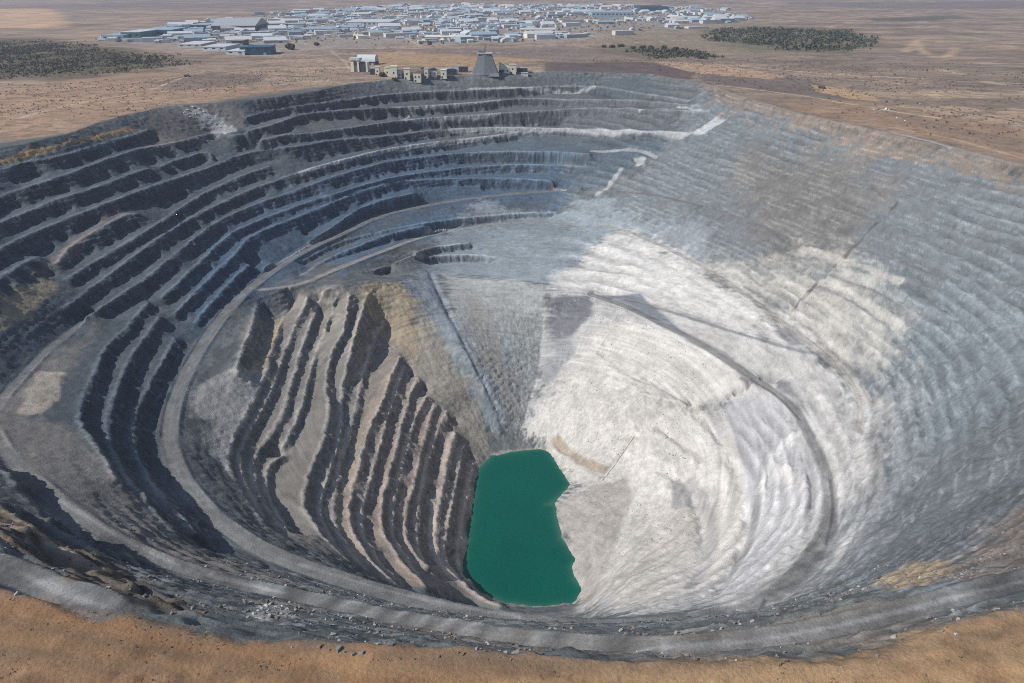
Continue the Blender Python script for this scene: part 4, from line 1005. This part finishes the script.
# ------------------------------------------------------------------ town: houses, each one its own object; the far remainder is one mass
TOWN = np.array([site(x, y)[:2] for x, y in [(98,41),(150,33),(230,18),(330,9),(470,5),(560,4.5),(690,8),(760,12),(745,20),(690,30),(620,35),(560,38),(480,42),(420,46),(330,45),(285,48),(265,45),(180,44)]])
rr = np.random.default_rng(99)
lo, hi = TOWN.min(0), TOWN.max(0)
walls = ['white', 'white', 'pale', 'sky', 'cream', 'grey', 'pale']; roofs = ['white', 'sky', 'pale', 'white', 'grey', 'white', 'sky']
def house_mesh(bm, x, y, z, w, dpt, h, rz, mi_w, mi_r, gable):
    c, s_ = math.cos(rz), math.sin(rz); T = lambda a_, b_, z_: (x + a_ * c - b_ * s_, y + a_ * s_ + b_ * c, z + z_)
    v = [bm.verts.new(T(a_, b_, q)) for q in (-1, h) for a_, b_ in ((-w, -dpt), (w, -dpt), (w, dpt), (-w, dpt))]
    for f in ((0,1,5,4),(1,2,6,5),(2,3,7,6),(3,0,4,7)): bm.faces.new([v[i] for i in f]).material_index = mi_w
    e_ = .5; u = [bm.verts.new(T(a_, b_, h + .003)) for a_, b_ in ((-w-e_, -dpt-e_), (w+e_, -dpt-e_), (w+e_, dpt+e_), (-w-e_, dpt+e_))]
    if gable:
        g0 = bm.verts.new(T(-w - e_, 0, h + dpt * .45)); g1 = bm.verts.new(T(w + e_, 0, h + dpt * .45))
        for f in ((u[0], u[1], g1, g0), (u[2], u[3], g0, g1), (u[1], u[2], g1), (u[3], u[0], g0), (u[3], u[2], u[1], u[0])): bm.faces.new(f).material_index = mi_r
    else:
        q = [bm.verts.new(T(a_, b_, h + .9)) for a_, b_ in ((-w-e_, -dpt-e_), (w+e_, -dpt-e_), (w+e_, dpt+e_), (-w-e_, dpt+e_))]
        bm.faces.new(q).material_index = mi_r; bm.faces.new(u[::-1]).material_index = mi_r
        for k in range(4): bm.faces.new((u[k], u[(k+1) % 4], q[(k+1) % 4], q[k])).material_index = mi_r
spots = []
while len(spots) < 3600:
    q = rr.uniform(lo, hi, (4000, 2)).astype(np.float32)
    ok = (poly_sd(q[:, 0], q[:, 1], TOWN) > -20) & (fbm(q[:, 0] * .8, q[:, 1], 330, 4, 77) > rr.uniform(-.25, .5, len(q)))
    # streets: keep to plots of a turned grid
    a_ = .32; gu = q[:, 0] * math.cos(a_) + q[:, 1] * math.sin(a_); gv = -q[:, 0] * math.sin(a_) + q[:, 1] * math.cos(a_)
    ok &= (np.mod(gu, 95) > 14) & (np.mod(gv, 70) > 12)
    spots += [tuple(v) for v in q[ok]]
spots = sorted(spots[:3600], key=lambda s: s[1])
sizes = [(rr.uniform(6, 14), rr.uniform(5, 9), rr.uniform(3.5, 7)) if rr.random() < .8 else (rr.uniform(18, 42), rr.uniform(9, 20), rr.uniform(6, 13)) for _ in spots]
show = sorted(range(len(spots)), key=lambda i: -sizes[i][0] * sizes[i][2] / spots[i][1] ** 2)[:270]
showset = set(show); kept = []
palette = list(M.keys()); pmats = [M[k_] for k_ in palette]
words_w = {'white': 'white', 'pale': 'pale grey', 'sky': 'pale blue', 'cream': 'cream', 'grey': 'grey', 'dark': 'dark', 'teal': 'teal'}
far_bm = B()
for i, (s, z_) in enumerate(zip(spots, sizes)):
    wl = walls[int(rr.integers(len(walls)))]; rf = roofs[int(rr.integers(len(roofs)))]; rz = .32 + (math.pi / 2 if rr.random() < .3 else 0) + rr.normal() * .04; gab = rr.random() < .35
    gz = ground_z(s[0], s[1])
    if i in showset:
        if any((s[0] - k_[0]) ** 2 + (s[1] - k_[1]) ** 2 < (z_[0] + k_[2]) ** 2 for k_ in kept): continue
        kept.append((s[0], s[1], z_[0]))
        bm = B(); house_mesh(bm, 0, 0, 0, *z_, 0, 0, 1, gab)
        o = link('town_building', bm, [M[wl], M[rf]]); o.location = (s[0], s[1], gz); o.rotation_euler = (0, 0, rz)
        tag(o, f"{'gable' if gab else 'flat'} roofed {words_w[wl]} town building with {words_w[rf]} roof, {'long' if z_[0] > 16 else 'short'}", 'building',
            f"{'gable' if gab else 'flat'} roofed {words_w[wl]} {'long' if z_[0] > 16 else 'short'} town buildings with {words_w[rf]} roofs")
    else:
        house_mesh(far_bm, s[0], s[1], gz, *z_, rz, palette.index(wl), palette.index(rf), gab)
o = link('far_town', far_bm, pmats); o['kind'] = 'stuff'; o['label'] = 'mass of small pale far off town houses'
wood('town_trees', [(98,41),(150,33),(230,18),(330,9),(560,5),(690,9),(745,14),(620,34),(480,44),(330,46),(265,46)], 2400, 4.5, [M['leaf_b'], M['leaf']], 74)
bpy.data.objects['town_trees']['label'] = 'dark trees scattered among the town houses'

# ------------------------------------------------------------------ two dump trucks on the dirt tracks
def truck(px, py, rz, body, label):
    p = site(px, py, 0); t = tag(empty('dump_truck', p, math.radians(rz)), label, 'truck')
    bm = B(); bx(bm, -4.5, 4.5, -1.7, 1.7, 1.1, 1.7); link('chassis', bm, M['steel'], t)
    bm = B(); prism(bm, [(-5.2, 2.0), (2.0, 1.703), (2.6, 4.4), (-5.6, 3.8)], -2.3, 2.3); link('dump_bed', bm, M[body], t)
    c = bm = B(); bx(bm, 2.7, 4.9, -1.7, 1.7, 1.703, 4.3, 0, .15); c = link('cab', bm, M['violet' if body != 'violet' else 'pale'], t)
    bm = B(); bx(bm, 3.2, 4.7, -1.66, -1.58, 3.0, 3.9); bx(bm, 3.2, 4.7, 1.58, 1.66, 3.0, 3.9); link('window', bm, M['glass'], c)
    for x in (-3.6, -1.6, 3.6):
        for y in (-1.9, 1.9):
            bm = B(); n = 12
            a_ = [[bm.verts.new((x + 1.1 * math.cos(2*math.pi*k/n), y + dy, 1.1 + 1.1 * math.sin(2*math.pi*k/n))) for k in range(n)] for dy in (-.4, .4)]
            bm.faces.new(a_[0]); bm.faces.new(a_[1][::-1])
            for k in range(n): bm.faces.new((a_[0][k], a_[0][(k+1) % n], a_[1][(k+1) % n], a_[1][k]))
            link('wheel', bm, M['rubber'], t)
truck(187.5, 77, 15, 'violet', 'dusty violet dump truck on the dirt track left of the pit')
truck(821.5, 88.5, -20, 'red', 'dull red dump truck on the orange sand strip right of the pit')

# ------------------------------------------------------------------ boulders near the rim, dry tufts on the near ground
def boulder(px, py, r, mat, label, group, seed):
    rr = np.random.default_rng(seed); q = hit(px, py); bm = B(); bmesh.ops.create_icosphere(bm, subdivisions=2, radius=r)
    s = rr.uniform(.7, 1.2, 3); off = rr.normal(size=(5, 3)); off /= np.linalg.norm(off, axis=1)[:, None]
    for v in bm.verts:
        d = np.array(v.co) / r
        for k in range(5):
            c_ = d @ off[k]
            if c_ > .62: d = d - off[k] * (c_ - .62)
        d = d * (1 + .08 * rr.normal()); v.co = Vector(tuple(d * r * s * np.array([1, 1, .75])))
    o = link('boulder', bm, M[mat]); o.location = (q[0], q[1], q[2] + r * .25); o.rotation_euler = (0, 0, rr.uniform(0, 6))
    tag(o, label, 'boulder', group)
for k, (x, y, r) in enumerate([(254,614,1.2),(262,609,1.5),(266,606.5,1.6),(270,604.5,1.3),(276,607,1.1),(282,606,.9),(281,614,1.3),(286,616,.8),(258,611,.9)]):
    boulder(x, y, r * .6, 'rock_w', 'white boulder in the pale rock heap below the near left rim', 'white boulders of the near rock heap', 300 + k)
for k, (x, y, r) in enumerate([(264,613,1.1),(273,616,1.0),(278,618.5,1.2),(296,608,1.3),(228,610,1.0),(205,613,1.1),(220,607,.9)]):
    boulder(x, y, r * .7, 'rock_d', 'dark boulder beside the pale rock heap below the near left rim', 'dark boulders of the near rock heap', 330 + k)
for k, (x, y, r) in enumerate([(874,110,2.4),(880,111,2.0),(886,109.5,3.2),(889,110,2.4),(897,118,2.2),(905,121,2.0),(920,104,1.8)]):
    boulder(x, y, r * .7, 'rock_w', 'pale boulder in the loose row on the plain beyond the right rim', 'pale boulders beyond the right rim', 350 + k)
for k, (x, y, r) in enumerate([(188,110,3),(193,107,3.4),(199,109,3),(204,112,2.8),(196,114,2.6),(210,118,3),(216,124,2.8),(184,113,2.4),(221,127,2.6),(190,117,2.2)]):
    boulder(x, y, r * .55, 'rock_w', 'white boulder of the pale rockfall below the far left rim', 'white boulders of the far left rockfall', 370 + k)

def rubble(name, n, seed, test, mats, lo, hi, rmin, rmax, label):
    rr = np.random.default_rng(seed); bm = B(); made = 0
    while made < n:
        q = np.stack([rr.uniform(lo[0], hi[0], 3000), rr.uniform(lo[1], hi[1], 3000)], 1).astype(np.float32)
        q = q[test(q, rr)]
        for x, y in q[:n - made]:
            r = rmin + (rmax - rmin) * rr.random() ** 3; c_ = rr.normal(size=(8, 3)) * .22 * r
            z = ground_z(x, y) + r * .25; a_ = rr.uniform(0, 3.1); ca, sa = math.cos(a_) * r, math.sin(a_) * r; k_ = rr.uniform(.6, 1)
            v = [bm.verts.new((x + X_ * ca - Y_ * sa * k_ + d[0], y + X_ * sa + Y_ * ca * k_ + d[1], z + Z_ * r * .7 + d[2])) for (X_, Y_, Z_), d in zip(((-1,-1,-1),(1,-1,-1),(1,1,-1),(-1,1,-1),(-.7,-.7,1),(.7,-.7,1),(.7,.7,1),(-.7,.7,1)), c_)]
            mi = int(rr.integers(len(mats)))
            for f in ((0,3,2,1),(4,5,6,7),(0,1,5,4),(1,2,6,5),(2,3,7,6),(3,0,4,7)): bm.faces.new([v[i] for i in f]).material_index = mi
            made += 1
    o = link(name, bm, mats); o['kind'] = 'stuff'; o['label'] = label
    return o
M['rock_g'] = plain_mat('grey_rubble_rock', (.19, .19, .19), .95, .25, .8); M['rock_p'] = plain_mat('pale_rubble_rock', (.36, .35, .33), .95, .25, .8)
def near_wall(q, rr):
    sdv = poly_sd(q[:, 0], q[:, 1], rim); rd = samp(road_d, q[:, 0], q[:, 1])
    return (sdv > -3) & (rd > 1.5) & (fbm(q[:, 0], q[:, 1], 14, 3, 700) > rr.uniform(-.3, .5, len(q)))
rubble('rubble', 3200, 11, near_wall, [M['rock_g'], M['rock_d'], M['rock_g'], M['rock_p']], (-240, 125), (230, 300), .2, .8, 'loose grey rubble on the ledges below the near rim')
def dump_side(q, rr):
    return (samp(scree, q[:, 0], q[:, 1]) > .6) & (q[:, 0] > 5) & (samp(road_d, q[:, 0], q[:, 1]) > 2) & (samp(lake_sd, q[:, 0], q[:, 1]) < -1) & (fbm(q[:, 0], q[:, 1], 26, 3, 710) > rr.uniform(0, .6, len(q)))
rubble('scree_rocks', 900, 12, dump_side, [M['rock_w'], M['rock_w'], M['rock_p']], (0, 400), (280, 900), .25, .8, 'pale loose rocks on the white slope right of the lake')
rr = np.random.default_rng(5); bm = B(); n_t = 0
while n_t < 1500:
    x = rr.uniform(-150, 150); y = rr.uniform(72, 190)
    sdv = float(poly_sd(np.array([x], np.float32), np.array([y], np.float32), rim)[0])
    if sdv > -1: continue
    dens = float(fbm(np.array([x], np.float32), np.array([y * 2], np.float32), 22, 3, 88)[0])
    if dens < rr.uniform(-.15, .5): continue
    r = rr.uniform(.12, .42); leaf_blob(bm, (x, y, ground_z(x, y) + r * .4), r, 6, rr, .7, 2); n_t += 1
o = link('dry_scrub', bm, [M['dry'], M['leaf']]); o['kind'] = 'stuff'; o['label'] = 'low dry tufts scattered over the brown ground of the near rim'


# ------------------------------------------------------------------ light, air, camera
SUN_EL, SUN_AZ = 43.0, 199.0      # azimuth measured counter-clockwise from +x: the sun stands to the left, a little behind the camera
e, a = math.radians(SUN_EL), math.radians(SUN_AZ)
sd_ = Vector((math.cos(e) * math.cos(a), math.cos(e) * math.sin(a), math.sin(e)))
sl = bpy.data.lights.new('sun', 'SUN'); sl.energy = 4.35; sl.angle = math.radians(.5); sl.color = (1, .962, .905)
so = bpy.data.objects.new('sun', sl); COL.objects.link(so); so.rotation_euler = sd_.to_track_quat('Z', 'Y').to_euler()
so.location = (-400, 600, 600)
wd = bpy.data.worlds.new('World'); scene.world = wd; wd.use_nodes = True
nt = wd.node_tree; bg = nt.nodes['Background']
sky = nt.nodes.new('ShaderNodeTexSky'); sky.sky_type = 'NISHITA'; sky.sun_disc = False
sky.sun_elevation = e; sky.sun_rotation = math.pi / 2 - a
nt.links.new(sky.outputs[0], bg.inputs['Color']); bg.inputs['Strength'].default_value = .085

def haze():
    bm = bmesh.new(); bmesh.ops.create_cube(bm, size=1)
    lo = Vector((-12600, -1000, -390)); hi = Vector((12600, 14600, 240))
    for v in bm.verts:
        v.co = Vector(((lo.x + hi.x) / 2 + v.co.x * (hi.x - lo.x), (lo.y + hi.y) / 2 + v.co.y * (hi.y - lo.y), (lo.z + hi.z) / 2 + v.co.z * (hi.z - lo.z)))
    me = bpy.data.meshes.new('haze'); bm.to_mesh(me); bm.free()
    o = bpy.data.objects.new('haze', me); COL.objects.link(o); o['kind'] = 'stuff'
    m = bpy.data.materials.new('haze_air'); m.use_nodes = True; nt = m.node_tree
    nt.nodes.remove(nt.nodes['Principled BSDF'])
    v = nt.nodes.new('ShaderNodeVolumePrincipled'); v.inputs['Color'].default_value = (.72, .80, 1, 1); v.inputs['Density'].default_value = 7.2e-5
    v.inputs['Anisotropy'].default_value = .1
    nt.links.new(v.outputs[0], nt.nodes['Material Output'].inputs['Volume'])
    me.materials.append(m)
haze()

cam = bpy.data.cameras.new('camera'); cam.sensor_width = 36; cam.lens = 36 * FPX / W; cam.clip_start = 1; cam.clip_end = 60000
co = bpy.data.objects.new('camera', cam); COL.objects.link(co); co.location = (0, 0, CAMZ); co.rotation_euler = (math.pi / 2 - PITCH, 0, 0)
scene.camera = co
vs = scene.view_settings; vs.view_transform = 'Standard'; vs.look = 'None'; vs.exposure = 0; vs.gamma = 1; vs.use_curve_mapping = False
scene.cycles.use_denoising = False; scene.cycles.pixel_filter_type = 'BLACKMAN_HARRIS'; scene.cycles.filter_width = 1.0
scene.cycles.volume_bounces = 0; scene.cycles.max_bounces = 5; scene.cycles.diffuse_bounces = 3
